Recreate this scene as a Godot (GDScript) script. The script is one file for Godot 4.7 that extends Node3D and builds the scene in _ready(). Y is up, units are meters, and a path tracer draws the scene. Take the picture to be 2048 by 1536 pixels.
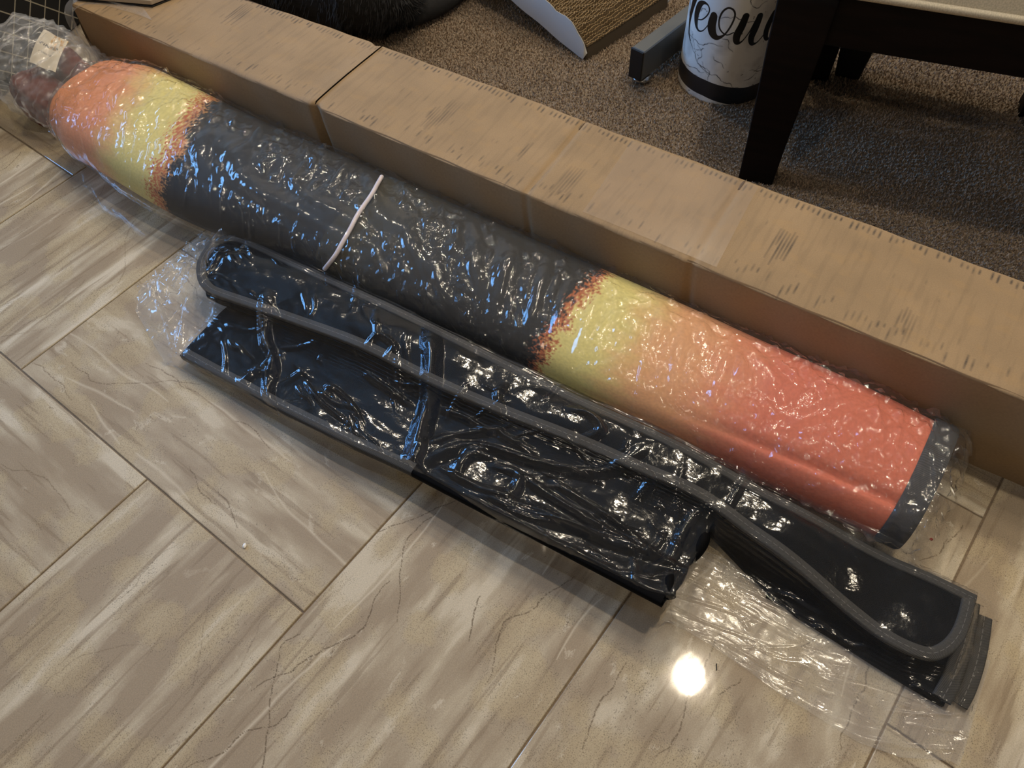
extends Node3D

# ---- the long things on the floor share one frame: s runs along the cardboard box, t away from it towards the camera, y up
const TURN := 0.612167   # 35.0746 degrees
const ORIGIN := Vector3(0, 0, -0.89)
var along := Vector3(cos(TURN), 0, sin(TURN))
var away := Vector3(-sin(TURN), 0, cos(TURN))
var rng := RandomNumberGenerator.new()
var used := {}

func sty(s: float, t: float, y := 0.0) -> Vector3:
	return ORIGIN + along * s + away * t + Vector3(0, y, 0)

# ------------------------------------------------------------------ nodes
func numbered(called: String) -> String:
	var n: int = used.get(called, -1) + 1
	used[called] = n
	return called if n == 0 else "%s_%03d" % [called, n]

func thing(called: String, label: String, category: String, at: Vector3, turn := 0.0, group := "") -> Node3D:
	var o := Node3D.new()
	o.name = numbered(called)
	add_child(o, true)
	o.position = at
	o.rotation.y = turn
	tag(o, label, category, group)
	return o

func tag(o: Node3D, label: String, category: String, group := "") -> void:
	o.set_meta("label", label)
	o.set_meta("category", category)
	if group:
		o.set_meta("group", group)

# a thing of the s-t-y frame; its meshes are given in s, y, t and moved by its base
func laid(called: String, label: String, category: String, s: float, t: float, y := 0.0) -> Node3D:
	var o := thing(called, label, category, sty(s, t, y), -TURN)
	o.set_meta("base", Vector3(s, y, t))
	return o

func part(called: String, mesh: Mesh, m: Material, parent: Node3D, at := Vector3.ZERO, label := "") -> MeshInstance3D:
	var o := MeshInstance3D.new()
	o.name = called
	o.mesh = mesh
	if m is BaseMaterial3D:
		m.cull_mode = BaseMaterial3D.CULL_DISABLED
	o.material_override = m
	o.cast_shadow = GeometryInstance3D.SHADOW_CASTING_SETTING_ON
	parent.add_child(o, true)
	o.position = at
	if label:
		o.set_meta("label", label)
	return o

func lay(called: String, mesh: Mesh, m: Material, parent: Node3D, label := "") -> MeshInstance3D:
	return part(called, mesh, m, parent, -(parent.get_meta("base") as Vector3), label)

func struct(called: String, mesh: Mesh, m: Material, at := Vector3.ZERO, label := "") -> MeshInstance3D:
	var o := part(called, mesh, m, self, at, label)
	o.set_meta("kind", "structure")
	return o

# ------------------------------------------------------------------ meshes
# a sheet of nu x nv points (index i * nv + j); both sides are drawn
func sheet(p: PackedVector3Array, nu: int, nv: int, uv := PackedVector2Array(), shut := false, flip := false) -> ArrayMesh:
	var nrm := PackedVector3Array()
	nrm.resize(p.size())
	for i in nu:
		for j in nv:
			var a: Vector3 = p[mini(i + 1, nu - 1) * nv + j] - p[maxi(i - 1, 0) * nv + j]
			var b: Vector3
			if shut:
				b = p[i * nv + (j + 1 if j < nv - 1 else 1)] - p[i * nv + (j - 1 if j > 0 else nv - 2)]
			else:
				b = p[i * nv + mini(j + 1, nv - 1)] - p[i * nv + maxi(j - 1, 0)]
			var c := b.cross(a)
			c = c.normalized() if c.length_squared() > 1e-16 else Vector3.UP
			nrm[i * nv + j] = -c if flip else c
	var idx := PackedInt32Array()
	for i in nu - 1:
		for j in nv - 1:
			var q := i * nv + j
			if flip:
				idx.append_array([q, q + 1, q + nv, q + 1, q + nv + 1, q + nv])
			else:
				idx.append_array([q, q + nv, q + 1, q + 1, q + nv, q + nv + 1])
	var u := uv
	if u.is_empty():
		u.resize(p.size())
		for i in nu:
			for j in nv:
				u[i * nv + j] = Vector2(float(i) / (nu - 1), float(j) / (nv - 1))
	var arr := []
	arr.resize(Mesh.ARRAY_MAX)
	arr[Mesh.ARRAY_VERTEX] = p
	arr[Mesh.ARRAY_NORMAL] = nrm
	arr[Mesh.ARRAY_TEX_UV] = u
	arr[Mesh.ARRAY_INDEX] = idx
	var m := ArrayMesh.new()
	m.add_surface_from_arrays(Mesh.PRIMITIVE_TRIANGLES, arr)
	return m

func tri(st: SurfaceTool, a: Vector3, b: Vector3, c: Vector3, out: Vector3, ua := Vector2.ZERO, ub := Vector2.ZERO, uc := Vector2.ZERO) -> void:
	var n := (b - a).cross(c - a)
	var turned := n.dot(out) > 0.0
	n = n.normalized() * (1.0 if turned else -1.0)
	st.set_normal(n)
	st.set_uv(ua)
	st.add_vertex(a)
	st.set_normal(n)
	st.set_uv(uc if turned else ub)
	st.add_vertex(c if turned else b)
	st.set_normal(n)
	st.set_uv(ub if turned else uc)
	st.add_vertex(b if turned else c)

func quad(st: SurfaceTool, a: Vector3, b: Vector3, c: Vector3, d: Vector3, out: Vector3, uvs := [Vector2.ZERO, Vector2.ZERO, Vector2.ZERO, Vector2.ZERO]) -> void:
	tri(st, a, b, c, out, uvs[0], uvs[1], uvs[2])
	tri(st, a, c, d, out, uvs[0], uvs[2], uvs[3])

# any hexahedron (eight corners: bit 0 = x, bit 1 = y, bit 2 = z) with its edges cut by bevel
func block8(st: SurfaceTool, c: Array, bevel: float) -> void:
	var mid := Vector3.ZERO
	for v in c:
		mid += v / 8.0
	var f := {}
	for k in 8:
		for ax in 3:
			var p: Vector3 = c[k]
			for o in 3:
				if o != ax:
					var e: Vector3 = c[k ^ (1 << o)] - c[k]
					p += e.normalized() * minf(bevel, e.length() * 0.45)
			f[k * 3 + ax] = p
	for ax in 3:
		var o1 := 1 << ((ax + 1) % 3)
		var o2 := 1 << ((ax + 2) % 3)
		for side in 2:
			var k := side << ax
			var ks := [k, k | o1, k | o1 | o2, k | o2]
			var g: Vector3 = (f[ks[0] * 3 + ax] + f[ks[2] * 3 + ax]) / 2.0
			quad(st, f[ks[0] * 3 + ax], f[ks[1] * 3 + ax], f[ks[2] * 3 + ax], f[ks[3] * 3 + ax], g - mid, [Vector2(0, 0), Vector2(1, 0), Vector2(1, 1), Vector2(0, 1)])
	if bevel <= 0.0:
		return
	for ax in 3:
		var a1 := (ax + 1) % 3
		var a2 := (ax + 2) % 3
		for s1 in 2:
			for s2 in 2:
				var k := (s1 << a1) | (s2 << a2)
				var l := k | (1 << ax)
				var g: Vector3 = (c[k] + c[l]) / 2.0
				quad(st, f[k * 3 + a1], f[l * 3 + a1], f[l * 3 + a2], f[k * 3 + a2], g - mid)
	for k in 8:
		tri(st, f[k * 3], f[k * 3 + 1], f[k * 3 + 2], c[k] - mid)

func box_corners(lo: Vector3, hi: Vector3) -> Array:
	var c := []
	for k in 8:
		c.append(Vector3(hi.x if k & 1 else lo.x, hi.y if k & 2 else lo.y, hi.z if k & 4 else lo.z))
	return c

func box(lo: Vector3, hi: Vector3, bevel := 0.002) -> ArrayMesh:
	var st := SurfaceTool.new()
	st.begin(Mesh.PRIMITIVE_TRIANGLES)
	block8(st, box_corners(lo, hi), bevel)
	return st.commit()

func hexa(c: Array, bevel := 0.002) -> ArrayMesh:
	var st := SurfaceTool.new()
	st.begin(Mesh.PRIMITIVE_TRIANGLES)
	block8(st, c, bevel)
	return st.commit()

# a band swept along a path: across = width, thick = its thickness, lifted along up
func ribbon(path: PackedVector3Array, ups: PackedVector3Array, width: float, thick: float, repeat := 0.016) -> ArrayMesh:
	var n := path.size()
	var ring := 13
	var p := PackedVector3Array()
	var uv := PackedVector2Array()
	var run := 0.0
	for i in n:
		var d := (path[mini(i + 1, n - 1)] - path[maxi(i - 1, 0)]).normalized()
		var up: Vector3 = ups[i]
		var side := d.cross(up).normalized()
		up = side.cross(d).normalized()
		if i > 0:
			run += path[i].distance_to(path[i - 1])
		for j in ring:
			var a := TAU * j / (ring - 1)
			var cx := signf(cos(a)) * pow(absf(cos(a)), 0.5)
			var cy := signf(sin(a)) * pow(absf(sin(a)), 0.7)
			p.append(path[i] + side * (cx * width / 2.0) + up * (cy * thick / 2.0))
			uv.append(Vector2(run / repeat, 0.5 + 0.5 * cx))
	return sheet(p, n, ring, uv, true)

func tube(path: PackedVector3Array, r: float, ring := 10) -> ArrayMesh:
	var n := path.size()
	var p := PackedVector3Array()
	var side := Vector3.ZERO
	for i in n:
		var d := (path[mini(i + 1, n - 1)] - path[maxi(i - 1, 0)]).normalized()
		if i == 0:
			side = d.cross(Vector3.UP if absf(d.y) < 0.9 else Vector3.RIGHT).normalized()
		side = (side - d * side.dot(d)).normalized()
		var up := side.cross(d)
		for j in ring + 1:
			var a := TAU * j / ring
			var rr := r * (0.05 if i == 0 or i == n - 1 else 1.0)
			p.append(path[i] + (side * cos(a) + up * sin(a)) * rr)
	return sheet(p, n, ring + 1, PackedVector2Array(), true)

# a profile (radius, height) turned round the y axis
func lathe(profile: Array, ring := 64, tall := 1.0) -> ArrayMesh:
	var p := PackedVector3Array()
	var uv := PackedVector2Array()
	for i in profile.size():
		for j in ring + 1:
			var a := TAU * j / ring
			p.append(Vector3(profile[i].x * cos(a), profile[i].y, profile[i].x * sin(a)))
			uv.append(Vector2(float(j) / ring, 1.0 - profile[i].y / tall))
	return sheet(p, profile.size(), ring + 1, uv, true, true)

func catmull(pts: Array, step: float) -> Array:
	var n := pts.size()
	if typeof(pts[0]) == TYPE_VECTOR3:
		var c := Curve3D.new()
		for i in n:
			var d: Vector3 = (pts[mini(i + 1, n - 1)] - pts[maxi(i - 1, 0)]) / 6.0
			c.add_point(pts[i], -d, d)
		c.bake_interval = step
		return Array(c.get_baked_points())
	var c2 := Curve2D.new()
	for i in n:
		var d: Vector2 = (pts[mini(i + 1, n - 1)] - pts[maxi(i - 1, 0)]) / 6.0
		c2.add_point(pts[i], -d, d)
	c2.bake_interval = step
	return Array(c2.get_baked_points())

func pick(keys: Array, x: float) -> float:   # piecewise linear, keys are Vector2(x, value)
	if x <= keys[0].x:
		return keys[0].y
	for i in range(1, keys.size()):
		if x <= keys[i].x:
			return lerpf(keys[i - 1].y, keys[i].y, (x - keys[i - 1].x) / (keys[i].x - keys[i - 1].x))
	return keys[-1].y

func smooth(keys: Array, x: float) -> float:
	if x <= keys[0].x:
		return keys[0].y
	for i in range(1, keys.size()):
		if x <= keys[i].x:
			return lerpf(keys[i - 1].y, keys[i].y, smoothstep(0.0, 1.0, (x - keys[i - 1].x) / (keys[i].x - keys[i - 1].x)))
	return keys[-1].y

# ------------------------------------------------------------------ materials and textures
func mat(c: Color, rough := 0.8, metal := 0.0) -> StandardMaterial3D:
	var m := StandardMaterial3D.new()
	m.albedo_color = c
	m.roughness = rough
	m.metallic = metal
	return m

func fast(sd: int, freq: float, kind := FastNoiseLite.TYPE_SIMPLEX_SMOOTH, oct := 4, fractal := FastNoiseLite.FRACTAL_FBM) -> FastNoiseLite:
	var n := FastNoiseLite.new()
	n.seed = sd
	n.frequency = freq
	n.noise_type = kind
	n.fractal_octaves = oct
	n.fractal_type = fractal
	return n

func noise_tex(n: FastNoiseLite, size := 512, normal := false, bump := 4.0, ramp: Gradient = null) -> NoiseTexture2D:
	var t := NoiseTexture2D.new()
	t.noise = n
	t.width = size
	t.height = size
	t.seamless = true
	t.as_normal_map = normal
	t.bump_strength = bump
	if ramp:
		t.color_ramp = ramp
	return t

func ramp(stops: Array) -> Gradient:
	var g := Gradient.new()
	var o := PackedFloat32Array()
	var c := PackedColorArray()
	for s in stops:
		o.append(s[0])
		c.append(s[1])
	g.offsets = o
	g.colors = c
	return g

func grey_image(n: FastNoiseLite, w: int, h: int, w2: int, h2: int) -> PackedByteArray:
	var im := n.get_image(w, h)
	im.convert(Image.FORMAT_L8)
	if w != w2 or h != h2:
		im.resize(w2, h2, Image.INTERPOLATE_CUBIC)
	return im.get_data()

func rgb_texture(data: PackedByteArray, w: int, h: int) -> ImageTexture:
	return ImageTexture.create_from_image(Image.create_from_data(w, h, false, Image.FORMAT_RGB8, data))

func film_material(milk: float, rough: float, crinkle: NoiseTexture2D, strength: float, scale: Vector3) -> StandardMaterial3D:
	var m := StandardMaterial3D.new()
	m.transparency = BaseMaterial3D.TRANSPARENCY_ALPHA
	m.albedo_color = Color(0.93, 0.95, 0.98, milk)
	m.roughness = rough
	m.metallic_specular = 0.5
	m.normal_enabled = true
	m.normal_texture = crinkle
	m.normal_scale = strength
	m.uv1_scale = scale
	return m
const ROLL_FOLDS = [[Vector2(-0.470,0.033),Vector2(-0.434,0.066),Vector2(-0.414,0.108)],[Vector2(-0.273,0.027),Vector2(-0.253,0.067),Vector2(-0.241,0.108)],[Vector2(-0.226,0.045),Vector2(-0.175,0.089),Vector2(-0.104,0.132)],[Vector2(-0.116,0.104),Vector2(-0.048,0.152),Vector2(-0.013,0.179)],[Vector2(-0.028,0.143),Vector2(0.010,0.174),Vector2(0.043,0.196)],[Vector2(-0.023,0.050),Vector2(0.011,0.089),Vector2(0.039,0.128),Vector2(0.075,0.163)],[Vector2(0.033,0.045),Vector2(0.072,0.110),Vector2(0.097,0.169),Vector2(0.111,0.195)],[Vector2(0.060,0.057),Vector2(0.093,0.119),Vector2(0.104,0.146)],[Vector2(0.113,0.053),Vector2(0.136,0.105),Vector2(0.153,0.160),Vector2(0.166,0.186)],[Vector2(0.167,0.075),Vector2(0.187,0.144),Vector2(0.208,0.194)],[Vector2(0.211,0.081),Vector2(0.232,0.154),Vector2(0.233,0.193)],[Vector2(0.291,0.050),Vector2(0.323,0.115)],[Vector2(0.338,0.076),Vector2(0.357,0.131),Vector2(0.373,0.174)],[Vector2(0.406,0.074),Vector2(0.417,0.132),Vector2(0.426,0.191)],[Vector2(0.351,0.056),Vector2(0.382,0.089)],[Vector2(-0.510,0.132),Vector2(-0.470,0.162),Vector2(-0.436,0.182)],[Vector2(-0.706,0.092),Vector2(-0.686,0.122),Vector2(-0.671,0.142)],[Vector2(-0.495,0.111),Vector2(-0.382,0.151),Vector2(-0.296,0.183)],[Vector2(-0.429,0.176),Vector2(-0.261,0.172),Vector2(-0.157,0.179)],[Vector2(-0.280,0.146),Vector2(-0.219,0.147),Vector2(-0.139,0.149)],[Vector2(-0.786,0.092),Vector2(-0.748,0.103),Vector2(-0.702,0.075)],[Vector2(0.413,0.058),Vector2(0.469,0.093),Vector2(0.520,0.123)],[Vector2(0.502,0.155),Vector2(0.541,0.111),Vector2(0.586,0.054)],[Vector2(0.585,0.194),Vector2(0.608,0.179),Vector2(0.645,0.168)]]
const BAG_FOLDS = [[Vector2(-0.224,0.295),Vector2(-0.208,0.327),Vector2(-0.181,0.358),Vector2(-0.149,0.378),Vector2(-0.131,0.412),Vector2(-0.092,0.445)],[Vector2(-0.170,0.430),Vector2(-0.164,0.402),Vector2(-0.150,0.395)],[Vector2(0.031,0.235),Vector2(0.066,0.280),Vector2(0.089,0.321),Vector2(0.107,0.369),Vector2(0.128,0.420)],[Vector2(0.128,0.423),Vector2(0.127,0.386),Vector2(0.146,0.354),Vector2(0.190,0.320),Vector2(0.209,0.320),Vector2(0.254,0.319)],[Vector2(0.128,0.423),Vector2(0.149,0.382),Vector2(0.181,0.349),Vector2(0.268,0.330),Vector2(0.317,0.314),Vector2(0.353,0.289),Vector2(0.371,0.250)],[Vector2(0.180,0.400),Vector2(0.183,0.363),Vector2(0.210,0.351)],[Vector2(0.180,0.400),Vector2(0.220,0.397),Vector2(0.257,0.384),Vector2(0.251,0.356),Vector2(0.217,0.363)],[Vector2(0.209,0.414),Vector2(0.251,0.398),Vector2(0.315,0.384),Vector2(0.381,0.379),Vector2(0.463,0.359)],[Vector2(0.245,0.406),Vector2(0.296,0.399),Vector2(0.349,0.383),Vector2(0.390,0.370)],[Vector2(0.253,0.355),Vector2(0.316,0.362),Vector2(0.387,0.365),Vector2(0.463,0.359)],[Vector2(0.297,0.342),Vector2(0.356,0.346),Vector2(0.407,0.352),Vector2(0.457,0.361)],[Vector2(0.463,0.359),Vector2(0.461,0.311),Vector2(0.464,0.286)],[Vector2(0.171,0.260),Vector2(0.171,0.278),Vector2(0.188,0.295)],[Vector2(0.301,0.280),Vector2(0.314,0.258),Vector2(0.293,0.245),Vector2(0.265,0.249)],[Vector2(0.367,0.289),Vector2(0.379,0.274),Vector2(0.398,0.283),Vector2(0.394,0.308)],[Vector2(0.464,0.360),Vector2(0.559,0.349),Vector2(0.632,0.346),Vector2(0.654,0.341)],[Vector2(0.496,0.366),Vector2(0.554,0.380),Vector2(0.597,0.348),Vector2(0.637,0.356),Vector2(0.691,0.343)],[Vector2(0.668,0.376),Vector2(0.699,0.364),Vector2(0.731,0.356),Vector2(0.788,0.346),Vector2(0.817,0.338)],[Vector2(0.614,0.419),Vector2(0.672,0.418),Vector2(0.740,0.418)],[Vector2(0.766,0.371),Vector2(0.781,0.356),Vector2(0.807,0.352)],[Vector2(-0.084,0.382),Vector2(-0.044,0.397),Vector2(0.007,0.404)],[Vector2(-0.049,0.391),Vector2(-0.045,0.372),Vector2(-0.005,0.378),Vector2(0.026,0.395)],[Vector2(-0.013,0.332),Vector2(0.016,0.335),Vector2(0.070,0.340)],[Vector2(-0.031,0.302),Vector2(-0.024,0.282),Vector2(0.005,0.286),Vector2(0.004,0.307)],[Vector2(0.110,0.326),Vector2(0.148,0.322),Vector2(0.189,0.324)],[Vector2(-0.082,0.440),Vector2(-0.011,0.438),Vector2(0.054,0.432)],[Vector2(0.191,0.421),Vector2(0.262,0.415),Vector2(0.331,0.412),Vector2(0.415,0.405)],[Vector2(-0.407,0.239),Vector2(-0.372,0.295),Vector2(-0.338,0.357),Vector2(-0.300,0.437)],[Vector2(-0.419,0.366),Vector2(-0.354,0.400),Vector2(-0.303,0.439)],[Vector2(-0.377,0.411),Vector2(-0.354,0.364),Vector2(-0.343,0.303)],[Vector2(-0.417,0.356),Vector2(-0.362,0.368),Vector2(-0.343,0.413)]]

const CRUMB := Vector2(-0.3587, -0.4067)
const SPLINTER := Vector2(0.2191, -0.2213)
const FLECK := Vector2(0.5184, -0.361)

# ================================================================== scene
func _ready() -> void:
	rng.seed = 7
	# ---- camera
	var cam := Camera3D.new()
	cam.name = "camera"
	var pitch := 0.982565
	var roll := -0.0586877
	var fwd := Vector3(0, -sin(pitch), -cos(pitch))
	var up0 := Vector3(0, cos(pitch), -sin(pitch))
	var right := Vector3(cos(roll), 0, 0) + up0 * sin(roll)
	var up := Vector3(-sin(roll), 0, 0) + up0 * cos(roll)
	cam.transform = Transform3D(Basis(right, up, -fwd), Vector3(0, 0.95173, 0))
	cam.fov = 52.2465
	cam.near = 0.02
	cam.far = 30.0
	add_child(cam)
	cam.current = true
	# ---- sky and exposure
	var env := Environment.new()
	env.background_mode = Environment.BG_SKY
	var sky := Sky.new()
	var sm := ProceduralSkyMaterial.new()
	sm.sky_top_color = Color(0.25, 0.45, 0.85)
	sm.sky_horizon_color = Color(0.62, 0.74, 0.92)
	sm.ground_bottom_color = Color(0.2, 0.2, 0.18)
	sm.ground_horizon_color = Color(0.45, 0.5, 0.55)
	sky.sky_material = sm
	env.sky = sky
	env.background_energy_multiplier = 1.0
	env.tonemap_mode = Environment.TONE_MAPPER_LINEAR
	env.tonemap_exposure = EXPOSURE
	env.sdfgi_enabled = true
	env.ssao_enabled = true
	env.ssil_enabled = true
	var we := WorldEnvironment.new()
	we.name = "world_environment"
	we.environment = env
	add_child(we)
	# ---- daylight through the window in the left wall
	var day := AreaLight3D.new()
	day.name = "window_daylight"
	day.area_size = Vector2(WIN_W, WIN_H)
	day.area_normalize_energy = false
	day.light_color = Color(0.46, 0.72, 1.0)
	day.light_energy = DAY
	day.light_size = 0.0
	day.area_range = 12.0
	day.area_attenuation = 2.0
	day.shadow_enabled = true
	add_child(day)
	day.position = Vector3(ROOM_L + 0.02, WIN_Y, WIN_Z)
	day.rotation = Vector3(0, -PI / 2, 0)
	# ---- the ceiling lamps (their glowing discs and their light)
	for p in LAMPS:
		downlight(p)
	build_room()
	build_floor()
	build_carpet()
	build_box()
	build_roll()
	build_tail()
	build_case()
	build_bin()
	build_stool()
	build_canister()
	build_scratcher()
	build_metal_leg()
	build_cat()
	build_crumbs()

const EXPOSURE := 1.3
const ROOM_L := -2.4
const ROOM_R := 2.9
const ROOM_B := -3.6
const ROOM_F := 2.6
const CEIL := 2.6
const WIN_W := 1.5
const WIN_H := 1.0
const WIN_Y := 1.0
const WIN_Z := -2.3
const DAY := 4.0
# x, z, energy
const LAMPS := [Vector3(0.685, -0.780, 1.0), Vector3(0.3, -2.45, 1.0), Vector3(1.55, -1.75, 0.8), Vector3(-0.85, -2.8, 0.75), Vector3(-1.2, 0.7, 0.46), Vector3(0.4, 1.5, 0.25), Vector3(2.2, 0.2, 0.25), Vector3(-0.06, -1.85, 0.55), Vector3(1.1, -1.3, 0.45), Vector3(0.95, -2.6, 0.5)]

func downlight(p: Vector3) -> void:
	var o := thing("ceiling_lamp", "round recessed ceiling lamp " + ["above the cardboard box", "above the carpet behind the stool", "to the right above the stool", "in the far left corner", "nearest the window in front", "near the front wall", "by the right wall", "above the cat", "above the canister", "above the back of the stool"][used.get("ceiling_lamp", -1) + 1], "lamp", Vector3(p.x, CEIL, p.y), 0.0, "recessed ceiling lamps")
	var ring := lathe([Vector2(0.058, -0.001), Vector2(0.06, -0.006), Vector2(0.08, -0.006), Vector2(0.086, 0.0), Vector2(0.08, 0.002), Vector2(0.058, -0.001)], 40)
	part("trim_ring", ring, mat(Color(0.85, 0.84, 0.82), 0.5), o)
	var glow := mat(Color(1, 0.95, 0.85), 0.5)
	glow.emission_enabled = true
	glow.emission = Color(1.0, 0.9, 0.75)
	glow.emission_energy_multiplier = 12.0
	part("lamp_disc", lathe([Vector2(0.0, -0.0025), Vector2(0.03, -0.0025), Vector2(0.058, -0.001)], 40), glow, o)
	var l := SpotLight3D.new()
	l.name = "lamp_light"
	l.light_color = Color(1.0, 0.935, 0.825)
	l.light_energy = p.z
	l.light_size = 0.042
	l.spot_angle = 80.0
	l.spot_angle_attenuation = 0.6
	l.spot_range = 12.0
	l.spot_attenuation = 2.0
	l.shadow_enabled = true
	o.add_child(l)
	l.position = Vector3(0, -0.056, 0)
	l.rotation = Vector3(-PI / 2, 0, 0)

func build_room() -> void:
	var plaster := mat(Color(0.66, 0.62, 0.56), 0.9)
	plaster.normal_enabled = true
	plaster.normal_texture = noise_tex(fast(3, 0.05), 256, true, 2.0)
	plaster.uv1_triplanar = true
	var white := mat(Color(0.74, 0.73, 0.71), 0.9)
	struct("ceiling", box(Vector3(ROOM_L - 0.1, CEIL + 0.001, ROOM_B - 0.1), Vector3(ROOM_R + 0.1, CEIL + 0.12, ROOM_F + 0.1), 0.0), white)
	struct("wall_right", box(Vector3(ROOM_R, -0.1, ROOM_B - 0.1), Vector3(ROOM_R + 0.1, CEIL, ROOM_F + 0.1), 0.0), plaster)
	struct("wall_back", box(Vector3(ROOM_L - 0.1, -0.1, ROOM_B - 0.1), Vector3(ROOM_R, CEIL, ROOM_B), 0.0), plaster)
	struct("wall_front", box(Vector3(ROOM_L - 0.1, -0.1, ROOM_F), Vector3(ROOM_R, CEIL, ROOM_F + 0.1), 0.0), plaster)
	var y0 := WIN_Y - WIN_H / 2
	var y1 := WIN_Y + WIN_H / 2
	var z0 := WIN_Z - WIN_W / 2
	var z1 := WIN_Z + WIN_W / 2
	var st := SurfaceTool.new()
	st.begin(Mesh.PRIMITIVE_TRIANGLES)
	for b in [[-0.1, y0, ROOM_B, ROOM_F], [y1, CEIL, ROOM_B, ROOM_F], [y0, y1, ROOM_B, z0], [y0, y1, z1, ROOM_F]]:
		block8(st, box_corners(Vector3(ROOM_L - 0.1, b[0], b[2]), Vector3(ROOM_L, b[1], b[3])), 0.0)
	struct("wall_left", st.commit(), plaster)
	var frame := mat(Color(0.9, 0.9, 0.88), 0.5)
	var win := Node3D.new()
	win.name = "window_1"
	win.set_meta("kind", "structure")
	add_child(win)
	win.position = Vector3(ROOM_L - 0.06, WIN_Y, WIN_Z)
	for b in [[-WIN_H / 2, -WIN_H / 2 + 0.05, -WIN_W / 2, WIN_W / 2], [WIN_H / 2 - 0.05, WIN_H / 2, -WIN_W / 2, WIN_W / 2], [-WIN_H / 2 + 0.05, WIN_H / 2 - 0.05, -WIN_W / 2, -WIN_W / 2 + 0.05], [-WIN_H / 2 + 0.05, WIN_H / 2 - 0.05, WIN_W / 2 - 0.05, WIN_W / 2], [-WIN_H / 2 + 0.05, WIN_H / 2 - 0.05, -0.02, 0.02]]:
		part("window_frame", box(Vector3(-0.02, b[0], b[2]), Vector3(0.03, b[1], b[3]), 0.004), frame, win)
	var glass := mat(Color(0.9, 0.95, 1.0, 0.04), 0.02)
	glass.transparency = BaseMaterial3D.TRANSPARENCY_ALPHA
	for s in [-1, 1]:
		part("pane", box(Vector3(-0.002, -WIN_H / 2 + 0.05, minf(s * 0.02, s * (WIN_W / 2 - 0.05))), Vector3(0.002, WIN_H / 2 - 0.05, maxf(s * 0.02, s * (WIN_W / 2 - 0.05))), 0.0), glass, win)
	struct("baseboard_left", box(Vector3(ROOM_L, 0.0, ROOM_B), Vector3(ROOM_L + 0.015, 0.1, ROOM_F), 0.003), frame)
	struct("baseboard_back", box(Vector3(ROOM_L, 0.0, ROOM_B), Vector3(ROOM_R, 0.1, ROOM_B + 0.015), 0.003), frame)

# ------------------------------------------------------------------ tiled floor, 2:1 herringbone
const TILE_W := 0.308
const U0 := 3.337692
const V0 := -0.203249
const YAW := 2.2749808

func uvw(u: float, v: float, y := 0.0) -> Vector3:
	var du := (u - U0) * TILE_W
	var dv := (v - V0) * TILE_W
	return Vector3(du * sin(YAW) - dv * cos(YAW), y, -(du * cos(YAW) + dv * sin(YAW)))

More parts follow.
